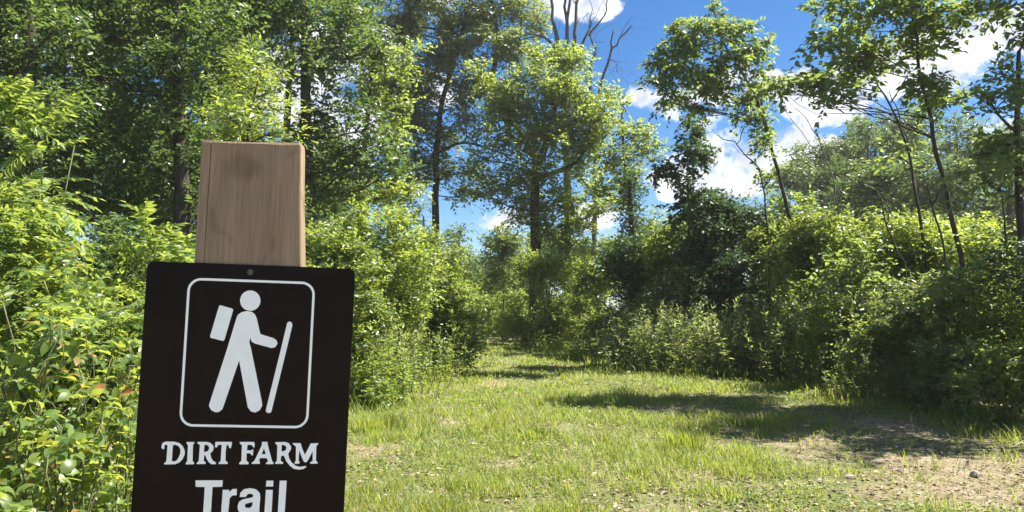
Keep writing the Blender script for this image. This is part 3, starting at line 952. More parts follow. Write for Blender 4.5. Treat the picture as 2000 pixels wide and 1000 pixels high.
tree('vine_covered_stump', 'narrow dark stump wrapped in climbing vines above the bushes', 1240, 25,
     [(1235, 480), (1232, 400), (1228, 350)], 0.16,
     [(1235, 440, 32, 35), (1230, 395, 28, 30), (1228, 360, 25, 25), (1240, 480, 35, 30)], 'bush_dark', 0.13, 4.0, 4, cat='stump')

# --- left side: tall wood
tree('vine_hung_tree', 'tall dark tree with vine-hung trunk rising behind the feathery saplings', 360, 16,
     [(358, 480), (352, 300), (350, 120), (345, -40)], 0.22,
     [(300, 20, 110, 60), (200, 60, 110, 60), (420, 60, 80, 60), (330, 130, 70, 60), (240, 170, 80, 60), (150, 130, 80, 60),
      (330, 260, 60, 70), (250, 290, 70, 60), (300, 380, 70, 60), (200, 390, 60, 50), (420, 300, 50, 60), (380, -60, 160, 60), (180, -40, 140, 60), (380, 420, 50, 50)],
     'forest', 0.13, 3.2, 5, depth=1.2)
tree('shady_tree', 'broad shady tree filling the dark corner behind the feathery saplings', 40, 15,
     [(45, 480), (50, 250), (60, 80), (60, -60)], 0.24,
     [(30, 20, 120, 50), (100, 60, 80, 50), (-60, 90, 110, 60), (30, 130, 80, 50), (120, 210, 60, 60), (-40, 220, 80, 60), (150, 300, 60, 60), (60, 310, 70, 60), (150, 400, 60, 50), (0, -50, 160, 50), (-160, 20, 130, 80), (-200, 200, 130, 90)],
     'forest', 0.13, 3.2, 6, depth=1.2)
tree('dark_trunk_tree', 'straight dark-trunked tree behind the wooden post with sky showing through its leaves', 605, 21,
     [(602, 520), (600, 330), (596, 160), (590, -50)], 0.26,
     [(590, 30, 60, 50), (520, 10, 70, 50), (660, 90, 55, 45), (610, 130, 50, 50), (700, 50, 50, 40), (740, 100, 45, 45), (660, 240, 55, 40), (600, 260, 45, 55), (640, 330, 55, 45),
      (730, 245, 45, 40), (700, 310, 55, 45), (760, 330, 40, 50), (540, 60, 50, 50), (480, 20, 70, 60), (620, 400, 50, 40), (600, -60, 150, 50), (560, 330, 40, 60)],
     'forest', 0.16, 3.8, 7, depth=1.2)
tree('sunlit_tree', 'sunlit bright-leaved tree hanging its branch just above the wooden post', 470, 12.5,
     [(470, 500), (478, 330), (488, 240), (500, 170)], 0.05,
     [(505, 125, 60, 28), (545, 175, 45, 26), (470, 170, 50, 26), (525, 215, 60, 28), (450, 230, 45, 30), (540, 258, 50, 24), (480, 275, 60, 28), (430, 290, 40, 30)],
     'bush_bright', 0.13, 2.6, 8, tpl=LO_NARROW, parts=200, part_w=0.32, flat=0.55)
tree('lime_tree', 'mid-sized leafy tree with lit clumps between dark trunk and grey-green tree', 705, 25,
     [(705, 470), (702, 380), (715, 250), (730, 120)], 0.14,
     [(700, 200, 45, 30), (760, 190, 45, 40), (730, 130, 45, 35), (770, 270, 40, 40), (690, 370, 60, 35), (760, 380, 50, 35), (640, 380, 50, 35), (800, 370, 40, 30), (790, 120, 35, 35)],
     'sunny', 0.16, 3.8, 9)

# --- right side
tree('leaning_tree', 'slender leaning tree with a broad-leaved crown alone against blue sky', 1592, 18,
     [(1565, 500), (1530, 380), (1502, 265), (1470, 170), (1420, 100), (1395, 20)], 0.058,
     [(1390, 75, 60, 42), (1320, 105, 42, 34), (1435, 130, 50, 38), (1345, 150, 48, 34), (1400, 175, 50, 32), (1320, 200, 36, 20), (1475, 100, 34, 28), (1480, 190, 34, 32), (1394, 20, 14, 20), (1285, 130, 22, 22), (1445, 60, 30, 26), (1340, 60, 30, 24), (1475, 235, 24, 26), (1492, 285, 20, 26), (1512, 345, 22, 24), (1448, 215, 26, 20), (1530, 400, 24, 24), (1300, 160, 26, 18), (1360, 215, 30, 14), (1270, 165, 14, 12)],
     'broad', 0.135, 5.5, 10, spread=0.75, limb_r=0.011, parts=280, flat=0.6, droop=0.3, part_w=0.55)
tree('drooping_tree', 'small dark tree drooping its leaf cluster in front of the white cloud', 1345, 20,
     [(1345, 470), (1345, 400), (1340, 330), (1352, 270)], 0.03,
     [(1355, 262, 26, 24), (1345, 300, 44, 24), (1315, 328, 44, 22), (1372, 300, 24, 24), (1340, 240, 18, 14), (1290, 335, 26, 16), (1350, 375, 40, 30), (1335, 425, 48, 32), (1380, 400, 34, 30)],
     'bush_dark', 0.135, 6.0, 11, spread=0.55, limb_r=0.012, parts=150, droop=0.3)
tree('layered_tree', 'tall tree with flat layered leafy boughs spreading over the clearing', 1908, 13,
     [(1882, 520), (1850, 385), (1826, 270), (1797, 140), (1780, 20), (1770, -60)], 0.050,
     [(1660, 55, 60, 26), (1730, 25, 70, 30), (1605, 95, 50, 20), (1540, 165, 42, 18), (1590, 170, 50, 20), (1670, 140, 60, 28), (1612, 205, 20, 16), (1755, 95, 65, 34),
      (1640, 15, 60, 24), (1820, 60, 60, 34), (1790, 170, 50, 28), (1850, 200, 55, 26), (1700, 110, 50, 26), (1520, 180, 26, 16), (1660, 185, 30, 14), (1780, -40, 120, 40), (1900, 20, 70, 36)],
     'broad', 0.135, 5.5, 12, spread=0.75, limb_r=0.010, parts=300, flat=0.45, droop=0.3)
tree('edge_tree', 'dense fresh green tree crowding in beside the layered tree', 2010, 11.5,
     [(2000, 520), (1990, 380), (1985, 230), (1990, 100)], 0.08,
     [(1965, 150, 50, 28), (1935, 200, 50, 26), (1985, 215, 50, 30), (1960, 280, 60, 36), (1995, 340, 60, 36), (1920, 300, 45, 28), (2040, 150, 60, 40), (2030, 290, 50, 36), (1935, 355, 40, 26), (2000, 60, 60, 26)],
     'broad', 0.12, 3.2, 13, parts=250, flat=0.5, droop=0.2)
tree('thin_tree', 'thin crooked tree with bare lower twigs below the layered boughs', 1815, 15,
     [(1800, 430), (1772, 280), (1735, 195), (1692, 130)], 0.036,
     [(1690, 128, 30, 16), (1640, 150, 26, 14), (1770, 285, 22, 16), (1745, 300, 22, 18), (1780, 330, 24, 20), (1650, 120, 26, 14)],
     'broad', 0.15, 2.2, 14, parts=60, extra_trunks=[([(1740, 200), (1760, 170), (1775, 140)], 0.015, 0.006), ([(1725, 180), (1680, 172), (1650, 160)], 0.016, 0.006), ([(1745, 215), (1790, 205), (1830, 190)], 0.012, 0.004)])

tree('shade_tree', 'leafy tree beyond the dense fresh green tree shading the margin of the clearing', 2150, 10.8,
     [(2148, 500), (2140, 250), (2120, 60), (2100, -60)], 0.08,
     [(2060, 10, 80, 36, 0.0), (2120, -40, 90, 40, -0.4), (2040, -60, 80, 36, -0.8), (2150, 40, 70, 36, 0.1), (2000, -75, 70, 30, -0.7), (2090, -110, 90, 40, -0.2), (1985, -70, 90, 36, 1.2), (2060, -30, 90, 36, 1.0), (1930, -120, 100, 40, 0.9), (2140, -10, 80, 36, 1.4), (2040, -130, 90, 36, 1.6), (2300, -60, 110, 46, -1.3), (2390, -80, 120, 50, -1.8), (2330, -170, 110, 46, -2.0), (2240, -20, 100, 44, -0.6), (2200, -90, 100, 44, 0.3), (2180, -150, 100, 44, 1.0)],
     'forest', 0.15, 5.0, 15, flat=0.5)

# ------------------------------------------------------------------ dead and bare trees
def bare_tree(name, label, px, Y, limbs, seed, twigs=26, mat='dead', group=None):
    rng = np.random.default_rng(7000 + seed)
    b = ground_pt(px, Y, 0.06)
    root = thing(name, b, label, 'tree', group)
    tr_, br = Tubes(), Tubes()
    k_ = Y / FPX
    for q, (pts, r0, r1) in enumerate(limbs):
        P = np.array(([b] if q == 0 else []) + path3(pts, Y))
        t = np.linspace(0, 1, len(P)); tt = np.linspace(0, 1, len(P) * 3)
        sm = np.stack([np.interp(tt, t, P[:, k]) for k in range(3)], -1)
        sm += rng.normal(0, 1.6 * k_, sm.shape)
        sm[0] = P[0]
        (tr_ if q == 0 else br).add(sm, np.linspace(r0, r1, len(sm)), 6)
        up = len(sm) // 3 if q == 0 else 1
        for s in range(twigs if q else twigs // 2):
            i = rng.integers(up, len(sm))
            ln = rng.uniform(12, 60) * k_
            d = unit(unit(sm[i] - sm[i - 1]) * 0.8 + rng.normal(0, 0.7, 3) + np.array([0, 0, 0.25]))
            e = sm[i] + d * ln
            tp = bend(sm[i], e, 5, 0.10, rng)
            br.add(tp, np.linspace(r1 * 0.55, r1 * 0.2, 5), 3)
            for z in range(2):
                j = rng.integers(2, 5)
                br.add(bend(tp[j], tp[j] + unit(d + rng.normal(0, 0.7, 3)) * ln * 0.45, 3, 0.08, rng), np.linspace(r1 * 0.25, r1 * 0.12, 3), 3)
    obj('trunk', tr_.mesh('trunk', b), M[mat], root)
    obj('branches', br.mesh('branches', b), M[mat], root)
    return root


bare_tree('dead_tree', 'tall dead tree of several bare upright stems rising above the light green tree', 1110, 34,
          [([(1110, 400), (1105, 200), (1108, 90), (1112, -40)], 0.24, 0.05),
           ([(1106, 190), (1094, 100), (1078, 30), (1070, -50)], 0.13, 0.05), ([(1108, 150), (1122, 90), (1126, 20), (1140, -40)], 0.12, 0.05),
           ([(1108, 110), (1060, 72), (1030, 65)], 0.07, 0.03), ([(1125, 110), (1150, 60), (1155, 30)], 0.07, 0.03), ([(1108, 60), (1104, 0), (1100, -50)], 0.08, 0.04),
           ([(1150, 70), (1180, 30), (1190, -10)], 0.05, 0.02)], 1, 5)
bare_tree('bare_tree', 'bare grey tree with one forked leafless limb against blue sky', 1160, 35,
          [([(1160, 400), (1165, 260), (1172, 170), (1192, 100), (1200, 55)], 0.14, 0.035),
           ([(1155, 300), (1153, 140), (1160, 90), (1152, 50)], 0.09, 0.03), ([(1192, 100), (1215, 70), (1235, 50)], 0.05, 0.02), ([(1186, 115), (1205, 120), (1206, 140)], 0.03, 0.015)], 2, 9)
bare_tree('bare_sapling', 'bare thin sapling between the leaning tree and the layered tree', 1650, 17,
          [([(1640, 420), (1622, 330), (1590, 260), (1560, 215)], 0.022, 0.006), ([(1622, 330), (1600, 300), (1530, 215)], 0.012, 0.005), ([(1640, 400), (1655, 330), (1650, 280)], 0.012, 0.005)], 3, 8)
bare_tree('leafless_twig_tree', 'leafless twiggy young tree in front of the far wooded rise', 1800, 16,
          [([(1790, 420), (1780, 300), (1760, 230), (1735, 180)], 0.03, 0.008), ([(1775, 290), (1800, 230), (1810, 190)], 0.016, 0.006), ([(1765, 240), (1720, 215), (1690, 205)], 0.014, 0.005)], 4, 10)
for k, (px, Y, pts, lb) in enumerate([
        (1790, 14, [(1770, 520), (1730, 440), (1715, 370)], 'bare crooked pole stem leaning in the sunny thicket'),
        (1858, 12.5, [(1845, 480), (1822, 400), (1808, 360)], 'bare dark pole stem leaning beside the layered tree trunk'),
        (1970, 12.5, [(1965, 480), (1960, 400), (1952, 330)], 'bare upright pole stem below the dense fresh green tree'),
        (1502, 17.5, [(1500, 420), (1482, 330), (1440, 280), (1400, 265)], 'bare arching pole stem crossing the white cloud')]):
    bare_tree('pole_stem', lb, px, Y, [(pts, 0.022, 0.010), ([pts[-2], (pts[-2][0] + 22, pts[-2][1] - 50)], 0.012, 0.006)], 10 + k, 5, 'bark')

# ------------------------------------------------------------------ background woods
WOOD_PROTO = {}


def copy_tree(root, loc, scale, rot, label, group):
    r = root.copy(); col.objects.link(r)
    r.location = [float(v) for v in loc]; r.scale = scale; r.rotation_euler = (0, 0, rot)
    r['label'] = label; r['group'] = group
    for ch in root.children:
        c = ch.copy(); col.objects.link(c); c.parent = r
    return r


def wood_tree(px, Y, top, width, seed, mat, label, group, L=0.20, cover=2.6, trunk=0.16, n=11):
    rng = np.random.default_rng(8000 + seed)
    b = ground_pt(px, Y, 0.06)
    h = at(px, top, Y)[2] - b[2]
    protos = WOOD_PROTO.setdefault(group, [])
    if len(protos) >= 3:
        r0, h0, w0 = protos[seed % 3]
        return copy_tree(r0, b, (width / w0, width / w0, h / h0), rng.uniform(0, 6.28), label, group)
    cl = []
    for k in range(n):
        zz = rng.uniform(0.18, 0.9); a = rng.uniform(0, 6.28)
        lim = 0.5 * width * math.sqrt(max(0.08, 1 - ((zz - 0.5) / 0.52) ** 2))
        q = math.sqrt(rng.uniform(0, 1)) * lim * 0.8
        cl.append((b + np.array([math.cos(a) * q, math.sin(a) * q, zz * h]), np.array([width * 0.2, width * 0.2, h * 0.10]) * rng.uniform(0.8, 1.25)))
    cl.append((b + np.array([0, 0, h * 0.92]), np.array([width * 0.16, width * 0.16, h * 0.08])))
    tip = b + np.array([rng.normal(0, 0.3), 0, h * 0.9])
    protos.append((None, h, width))
    r = build_plant('wood_tree', label, 'tree', b, cl, L, mat, cover, [([b, b * 0.5 + tip * 0.5 + rng.normal(0, 0.1, 3), tip], [trunk * 1.2, trunk, trunk * 0.3])], seed=2000 + seed, group=group)
    protos[-1] = (r, h, width)
    return r


for k, (px, Y, top, w) in enumerate([(-350, 20, -200, 6), (-120, 24, -220, 7), (110, 25, -200, 7), (300, 27, -180, 7), (450, 26, -150, 6), (560, 30, -60, 6), (220, 33, -150, 8), (20, 33, -150, 8), (-700, 18, -250, 6), (430, 19, 180, 4)]):
    wood_tree(px, Y, top, w, k, 'forest', 'tall dark woodland tree in the deep shade behind the post', 'dark trees of the wood behind the post', 0.19, 3.0, 0.2, 13)
for k, (px, Y, top, w) in enumerate([(660, 33, 260, 4), (730, 38, 300, 5), (815, 34, 395, 3.5), (900, 42, 440, 4)]):
    wood_tree(px, Y, top, w, 20 + k, 'forest', 'small shaded tree standing far back behind the bright bush', 'small trees behind the bright bush', 0.17, 2.8, 0.12, 10)
for k, (px, Y, top, w) in enumerate([(1570, 52, 320, 7), (1630, 50, 262, 8), (1690, 47, 232, 8), (1745, 50, 205, 8), (1810, 46, 215, 8), (1870, 44, 225, 8), (1950, 42, 240, 6), (2040, 40, 220, 7), (2150, 36, 180, 7), (2300, 32, 150, 7), (1530, 44, 375, 6), (1660, 40, 310, 7), (1770, 38, 300, 7), (1880, 36, 310, 7), (1980, 34, 320, 7)]):
    wood_tree(px, Y, top, w, 40 + k, 'far', 'grey-green tree on the far wooded rise', 'trees on the far wooded rise', 0.20, 2.8, 0.14, 11)
for k, (px, Y, top, w) in enumerate([(970, 55, 470, 6), (1060, 60, 455, 7), (1150, 55, 460, 6), (1250, 52, 440, 6), (1350, 55, 420, 6), (1450, 52, 390, 6), (880, 60, 450, 7)]):
    wood_tree(px, Y, top, w, 60 + k, 'far', 'low distant tree seen past the end of the trail', 'distant trees past the trail end', 0.24, 3.0, 0.14, 9)

# ================================================================== SHRUBS
sh = [  # name, label, px, Y, top, width, material, leaf, cover, clumps
    ('bush', 'big bright yellow-green bush rounding out beside the wooden post', 730, 15, 385, 2.0, 'bush_bright', 0.085, 5.0, 13),
    ('bush', 'lower yellow-green bush sloping down from the big bright one to the trail', 835, 17.2, 455, 1.7, 'bush', 0.085, 5.0, 11),
    ('bush', 'small pale bush at the foot of the sloping yellow-green bush', 868, 18.6, 550, 1.2, 'bush_bright', 0.08, 5.0, 8),
    ('bush', 'low bright bush swallowing the end of the trail', 985, 37, 575, 1.9, 'bush_bright', 0.12, 5.0, 8),
    ('bush', 'low leafy bush next to the one swallowing the trail end', 925, 34, 585, 1.5, 'bush_bright', 0.12, 5.0, 8),
    ('bush', 'bright bush pinching the trail from the thicket side at its end', 1008, 32, 560, 1.3, 'bush_bright', 0.11, 5.0, 8),
    ('bush', 'bright bush pinching the trail from the sign side at its end', 940, 38, 550, 1.7, 'bush_bright', 0.12, 5.0, 8),
    ('bush', 'tall leafy bush under the boughs of the light green tree', 985, 35, 430, 2.0, 'bush', 0.12, 4.6, 11),
    ('bush', 'medium bush squeezed between the sign plate and the bright rounded bush', 650, 12, 425, 1.8, 'bush', 0.08, 5.0, 10),
    ('bush', 'tall mid-green bush behind the bright rounded bush towards the trail end', 815, 22, 425, 1.8, 'bush', 0.095, 4.6, 11),
    ('bush', 'dusky upright bush close to the trail-side edge of the sign plate', 715, 12.2, 545, 0.9, 'bush', 0.075, 5.5, 9),
    ('bush', 'grey-leaved bush on the sign-side verge halfway along the trail', 805, 17.5, 520, 1.6, 'grey', 0.08, 5.0, 9),
    ('bush', 'low pale bush on the sign-side verge near the trail end', 872, 25, 540, 1.7, 'bush_bright', 0.09, 4.6, 8),
    ('bush', 'shaded tall bush where the trail bends out of sight', 1010, 41, 490, 3.0, 'bush', 0.14, 4.6, 10),
    ('bush', 'fresh green bush mounded in front of the light green tree', 1100, 31, 405, 2.4, 'bush_bright', 0.12, 4.6, 12),
    ('bush', 'leafy bush beside the fresh green mound at the trail end', 1062, 27.5, 480, 2.1, 'bush_bright', 0.11, 4.6, 10),
    ('bush', 'leafy bush between the fresh green mound and the young tree', 1175, 26, 450, 2.2, 'bush_bright', 0.11, 4.6, 10),
    ('bush', 'low shaded bush hugging the inner bend of the trail', 1090, 28, 575, 1.7, 'bush', 0.10, 4.8, 8),
    ('bush', 'small round bush on the thicket-side verge of the far trail', 1180, 22, 590, 1.6, 'bush', 0.09, 5.0, 8),
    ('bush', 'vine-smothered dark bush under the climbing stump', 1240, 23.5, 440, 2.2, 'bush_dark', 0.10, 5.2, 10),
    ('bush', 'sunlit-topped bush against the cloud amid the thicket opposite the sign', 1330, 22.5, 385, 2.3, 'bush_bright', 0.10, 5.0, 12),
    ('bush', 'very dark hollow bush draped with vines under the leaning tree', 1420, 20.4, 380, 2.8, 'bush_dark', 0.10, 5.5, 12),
    ('bush', 'dark bush at the foot of the leaning tree', 1510, 20.0, 400, 1.9, 'bush', 0.10, 5.2, 10),
    ('bush', 'tall green bush below the far wooded rise', 1600, 17, 360, 2.2, 'bush', 0.10, 4.8, 12),
    ('bush', 'broad-leaved green shrub in front of the tall green bush', 1640, 14.5, 470, 1.7, 'broad', 0.13, 4.2, 10),
    ('bush', 'sun-flecked yellow-green shrub beneath the bare pole stems', 1760, 16, 410, 2.2, 'bush_bright', 0.10, 4.4, 11),
    ('bush', 'sunlit shrub at the foot of the layered tree', 1860, 15, 420, 2.0, 'bush_bright', 0.10, 4.4, 11),
    ('bush', 'sunlit shrub beneath the dense fresh green tree', 1960, 13.5, 430, 1.9, 'bush_bright', 0.10, 4.4, 10),
    ('bush', 'small bright round bush at the edge of the shaded clearing', 1720, 13, 625, 1.1, 'bush_bright', 0.07, 5.5, 9),
    ('bush', 'grey-leaved bramble bush spreading behind the small bright round bush', 1800, 12.8, 530, 1.5, 'grey', 0.07, 5.2, 11),
    ('bush', 'tangled grey-leaved bush below the sunlit shrubs', 1880, 11.8, 540, 1.5, 'grey', 0.07, 5.2, 11),
    ('bush', 'dark tangled bush on the shaded margin under the dense tree', 1965, 10.8, 500, 1.5, 'bush', 0.075, 5.2, 10),
    ('bush', 'low tangled bush trailing into the shaded clearing', 1850, 10.9, 670, 1.3, 'grey', 0.065, 5.2, 9),
    ('bush', 'low dark bush trailing into the shaded margin beside the tangled bush', 1960, 9.6, 660, 1.1, 'bush', 0.065, 5.2, 9),
    ('bush', 'tall dark bush closing the clearing on the shaded side', 2080, 10, 430, 1.8, 'bush_dark', 0.085, 5.0, 10),
    ('bush', 'low bright bush closing the view where the trail turns', 955, 44, 545, 3.6, 'bush_bright', 0.14, 5.0, 10),
    ('bush', 'shaded bush beyond the sign-side verge weeds', 860, 32, 480, 2.2, 'bush', 0.12, 4.6, 10),
    ('bush', 'dark bush filling in behind the sign plate', 520, 11.5, 480, 2.2, 'bush', 0.085, 4.6, 10),
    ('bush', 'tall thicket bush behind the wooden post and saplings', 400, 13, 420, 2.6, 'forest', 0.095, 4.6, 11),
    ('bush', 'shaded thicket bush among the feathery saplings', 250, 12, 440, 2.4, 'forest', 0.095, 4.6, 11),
]
for k, (nm, lb, px, Y, top, w, mt, L, cv, n) in enumerate(sh):
    near = Y < 12.9 and 1600 < px < 2000
    shrub(nm, lb, px, Y, top, w * 1.35, mt, L, cv * (0.50 if px > 1580 else 0.60), int(n * 1.7), seed=k, depth=0.6 if 1180 < px < 1560 else 0.8)

# ------------------------------------------------------------------ weeds along both verges
wd = [
    ('leafy low weeds spilling from under the dusky upright bush', 715, 11.8, 645, 0.9, 60, 'bush_bright', 0.10),
    ('leafy low weeds in front of the bright rounded bush', 765, 13.2, 640, 1.2, 80, 'weed', 0.11),
    ('fresh low weeds on the sign-side verge below the grey-leaved bush', 825, 15.8, 630, 1.2, 80, 'bush_bright', 0.10),
    ('fresh low weeds on the sign-side verge farther up the trail', 868, 19.5, 620, 1.2, 60, 'weed', 0.14),
    ('tall grass-like weeds where the sign-side verge narrows', 893, 27, 612, 1.5, 50, 'bush_bright', 0.13),
    ('pale upright weeds where the thicket begins at the trail bend', 1225, 19.5, 600, 1.3, 90, 'weed', 0.14),
    ('pale upright weeds below the vine-smothered bush', 1285, 18.2, 590, 1.5, 117, 'weed', 0.14),
    ('pale upright weeds below the sunlit-topped bush', 1370, 17.4, 585, 1.5, 117, 'weed', 0.14),
    ('pale upright weeds below the very dark hollow bush', 1455, 16.8, 580, 1.5, 117, 'weed', 0.14),
    ('pale upright weeds at the leaning tree foot', 1540, 16.2, 590, 1.5, 117, 'weed', 0.14),
    ('pale upright weeds below the broad-leaved shrub', 1620, 14.4, 600, 1.3, 80, 'weed', 0.10),
    ('short weeds edging the shaded clearing below the bright round bush', 1690, 12.4, 690, 1.0, 50, 'grey', 0.08),
    ('short weeds trailing below the tangled bushes into shade', 1800, 11.4, 690, 1.1, 60, 'grey', 0.08),
]
for k, (lb, px, Y, top, w, n, mt, L) in enumerate(wd):
    weed_clump(lb, px, Y, top, w, n, k, mt, L)

# ================================================================== LEFT FOREGROUND
fs = [  # label, px, Y, top, spread, fronds, length, stems
    ('tall sunlit sapling with feathery compound leaves arching over the thicket', 70, 7.6, 225, 0.9, 150, 0.46, 2),
    ('sunlit feathery sapling leaning towards the vine-hung tree', 160, 8.4, 280, 0.8, 110, 0.46, 2),
    ('feathery sapling with large close fronds beside the tall sunlit one', -10, 6.2, 350, 0.7, 90, 0.42, 2),
    ('low feathery sapling next to the sign plate edge', 320, 8.2, 470, 0.9, 80, 0.5, 3),
    ('broad low feathery sapling above the glowing brambles', 60, 5.6, 500, 0.8, 90, 0.40, 3),
    ('feathery sapling half hidden by the sign plate', 440, 8.8, 500, 0.9, 70, 0.5, 3),
    ('feathery sapling reaching into the shady corner', -150, 7.5, 390, 0.9, 80, 0.46, 2),
]
for k, (lb, px, Y, top, sp, n, ln, st) in enumerate(fs):
    frond_sapling(lb, px, Y, top, sp, n, k, ln, st)
lb_ = [
    ('sunlit broad-leaved bush below the tall feathery sapling', 90, 6.6, 455, 1.15, 'bramble', 0.085),
    ('sunlit broad-leaved bush against the sign plate under the vine-hung tree', 235, 7.4, 470, 1.2, 'bush_bright', 0.08),
    ('small-leaved bright bush tucked behind the glowing brambles', 150, 5.8, 560, 1.0, 'bush_bright', 0.065),
]
for k, (lb, px, Y, top, w, mt, L) in enumerate(lb_):
    shrub('leafy_bush', lb, px, Y, top, w, mt, L, 2.6, 16, seed=100 + k, parts=280, part_w=0.6)
br = [
    ('bramble_bush', 'bramble bush with larger glowing yellow-green leaves below the feathery saplings', 10, 4.0, 590, 0.8, 24, 280, 340, 0.082, 'bramble'),
    ('bramble_bush', 'bramble bush between the glowing bramble and the sign plate', 190, 4.8, 620, 0.9, 28, 280, 560, 0.07, 'bramble'),
    ('bramble_bush', 'dark glossy-leaved bush with pale shining leaves beside the sign plate', 215, 5.6, 600, 0.8, 20, 220, 300, 0.09, 'forest'),
    ('bramble_bush', 'low bramble with small leaves at the foot of the sign', 150, 3.5, 780, 0.8, 24, 280, 420, 0.06, 'bramble'),
    ('bramble_bush', 'low bramble with small crowded leaves behind the sign plate', 270, 4.0, 760, 0.8, 24, 280, 420, 0.06, 'bush_bright'),
    ('bramble_bush', 'trailing bramble with mid-sized leaves below the glowing bramble', 10, 3.3, 800, 0.7, 20, 240, 300, 0.07, 'bush_bright'),
    ('bramble_bush', 'shaded bramble filling the thicket floor below the saplings', 90, 5.2, 650, 1.2, 26, 250, 500, 0.085, 'bush'),
]
for k, (nm, lb, px, Y, top, w, nc, npart, nrest, L, mt) in enumerate(br):
    bramble(nm, lb, px, Y, top, w, nc, npart, nrest, k, L, mt)

# ================================================================== GRASS, LITTER, STONES
BARE = [(1760, 905, 190, 34), (1560, 960, 120, 22), (1390, 985, 120, 14), (1020, 745, 60, 14), (985, 705, 40, 9), (1160, 845, 110, 14), (1480, 780, 80, 14), (1650, 900, 130, 26), (1700, 965, 260, 30), (1250, 985, 220, 22),
        (1080, 985, 120, 16), (1430, 870, 90, 12), (1560, 800, 70, 16), (1250, 705, 50, 6), (1820, 860, 160, 30), (1900, 970, 150, 25), (800, 900, 60, 10), (1300, 810, 60, 8)]


def px_of(x, y):
    yy = np.maximum(y, 0.5)
    z = (0 - CAM_H)
    fwd = yy * math.cos(PITCH) + z * math.sin(PITCH)
    upv = -yy * math.sin(PITCH) + z * math.cos(PITCH)
    return 1000 + FPX * x / fwd, 500 - FPX * upv / fwd


def bare_factor(x, y):
    px, py = px_of(x, y)
    f = np.ones_like(px)
    nz = fbm(x * 1.6, y * 1.6, 31, 3)
    for (cx, cy, rx, ry) in BARE:
        q = ((px - cx) / rx) ** 2 + ((py - cy) / ry) ** 2
        f = np.minimum(f, sstep(q + (nz - 0.5) * 1.6, 0.35, 1.5))
    return f


def scatter(rng, n, ymin, ymax, left=0.52, right=0.82):
    y = ymin * (ymax / ymin) ** rng.random(n)
    x = rng.uniform(-left, right, n) * y
    return x, y


def blades(name, n, hmin, hmax, seed, dens, w0=0.0032):
    rng = np.random.default_rng(seed)
    x, y = scatter(rng, n, 4.3, 36)
    clump = fbm(x * 2.6, y * 2.6, 51, 3)
    keep = rng.random(n) < dens(x, y) * (0.25 + 1.5 * sstep(clump, 0.38, 0.62))
    x, y, clump = x[keep], y[keep], clump[keep]
    m = len(x)
    z = gz(x, y)
    far = np.clip(y / 9.0, 0.7, 3.0)
    tall = fbm(x * 0.8, y * 0.8, 71, 3)
    h = rng.uniform(hmin, hmax, m) * (0.65 + 0.55 * sstep(tall, 0.3, 0.7)) * (0.8 + 0.35 * sstep(clump, 0.4, 0.7))
    w = w0 * far * rng.uniform(0.8, 1.3, m)
    az = rng.uniform(0, 6.283, m)
    lean = rng.uniform(0.2, 1.2, m) * h
    d = np.stack([np.cos(az), np.sin(az), np.zeros(m)], -1)
    s = np.stack([-np.sin(az), np.cos(az), np.zeros(m)], -1) * w[:, None]
    b = np.stack([x, y, z - 0.005], -1)
    mid = b + d * lean[:, None] * 0.35 + np.array([0, 0, 1.0]) * h[:, None] * 0.6
    tip = b + d * lean[:, None] + np.array([0, 0, 1.0]) * h[:, None]
    V = np.stack([b - s, b + s, mid - s * 0.8, mid + s * 0.8, tip], 1).reshape(-1, 3)
    T = (np.array([(0, 1, 3), (0, 3, 2), (2, 3, 4)])[None] + (np.arange(m) * 5)[:, None, None]).reshape(-1, 3)
    return tri_mesh(name, V, T, np.repeat(rng.random(m) ** 1.0, 3))


def turf(x, y):
    px, py = px_of(x, y)
    right = 1 - 0.85 * sstep(px + (fbm(x, y, 5, 3) - 0.5) * 600, 1250, 1700) * sstep(py, 700, 800)
    return np.clip(bare_factor(x, y) * right * (0.55 + 1.0 * sstep(fbm(x * 0.9, y * 0.9, 41, 4), 0.28, 0.52)), 0.02, 1) + 0.10 * sstep(fbm(x * 3.1, y * 3.1, 87, 2), 0.5, 0.62)


tag(obj('grass', blades('grass', 365000, 0.035, 0.135, 11, turf), M['grass']), 'sunlit patchy grass covering the clearing and trail', kind='stuff')

rng = np.random.default_rng(91)
x, y = scatter(rng, 100000, 4.3, 30)
k = rng.random(len(x)) < (0.15 + 0.85 * sstep(fbm(x * 1.3, y * 1.3, 61, 4), 0.45, 0.62)) * (0.45 + 0.55 * bare_factor(x, y))
x, y = x[k], y[k]
lv = Leaves()
m = len(x)
az = rng.uniform(0, 6.28, m)
far = np.clip(y / 9, 0.8, 2.2)
lv.add(np.stack([x, y, gz(x, y) + rng.uniform(0.01, 0.07, m)], -1), np.stack([np.cos(az), np.sin(az), rng.normal(0.15, 0.25, m)], -1),
       np.array([0, 0, 1.0]) + rng.normal(0, 0.3, (m, 3)), rng.uniform(0.018, 0.042, m) * far)
tag(obj('clover', leaf_mesh('clover', lv.frames(), LO_ROUND, 0), M['clover']), 'small round-leaved clover and plantain low among the grass', kind='stuff')

x, y = scatter(rng, 24000, 4.3, 22)
m = len(x)
lv = Leaves()
az = rng.uniform(0, 6.28, m)
lv.add(np.stack([x, y, gz(x, y) + rng.uniform(0.004, 0.02, m)], -1), np.stack([np.cos(az), np.sin(az), rng.normal(0.0, 0.2, m)], -1),
       np.array([0, 0, 1.0]) + rng.normal(0, 0.35, (m, 3)), rng.uniform(0.02, 0.07, m))
tag(obj('dry_litter', leaf_mesh('dry_litter', lv.frames(), LO, 0), M['litter']), 'dry leaves and straw scattered over the bare earth', kind='stuff')


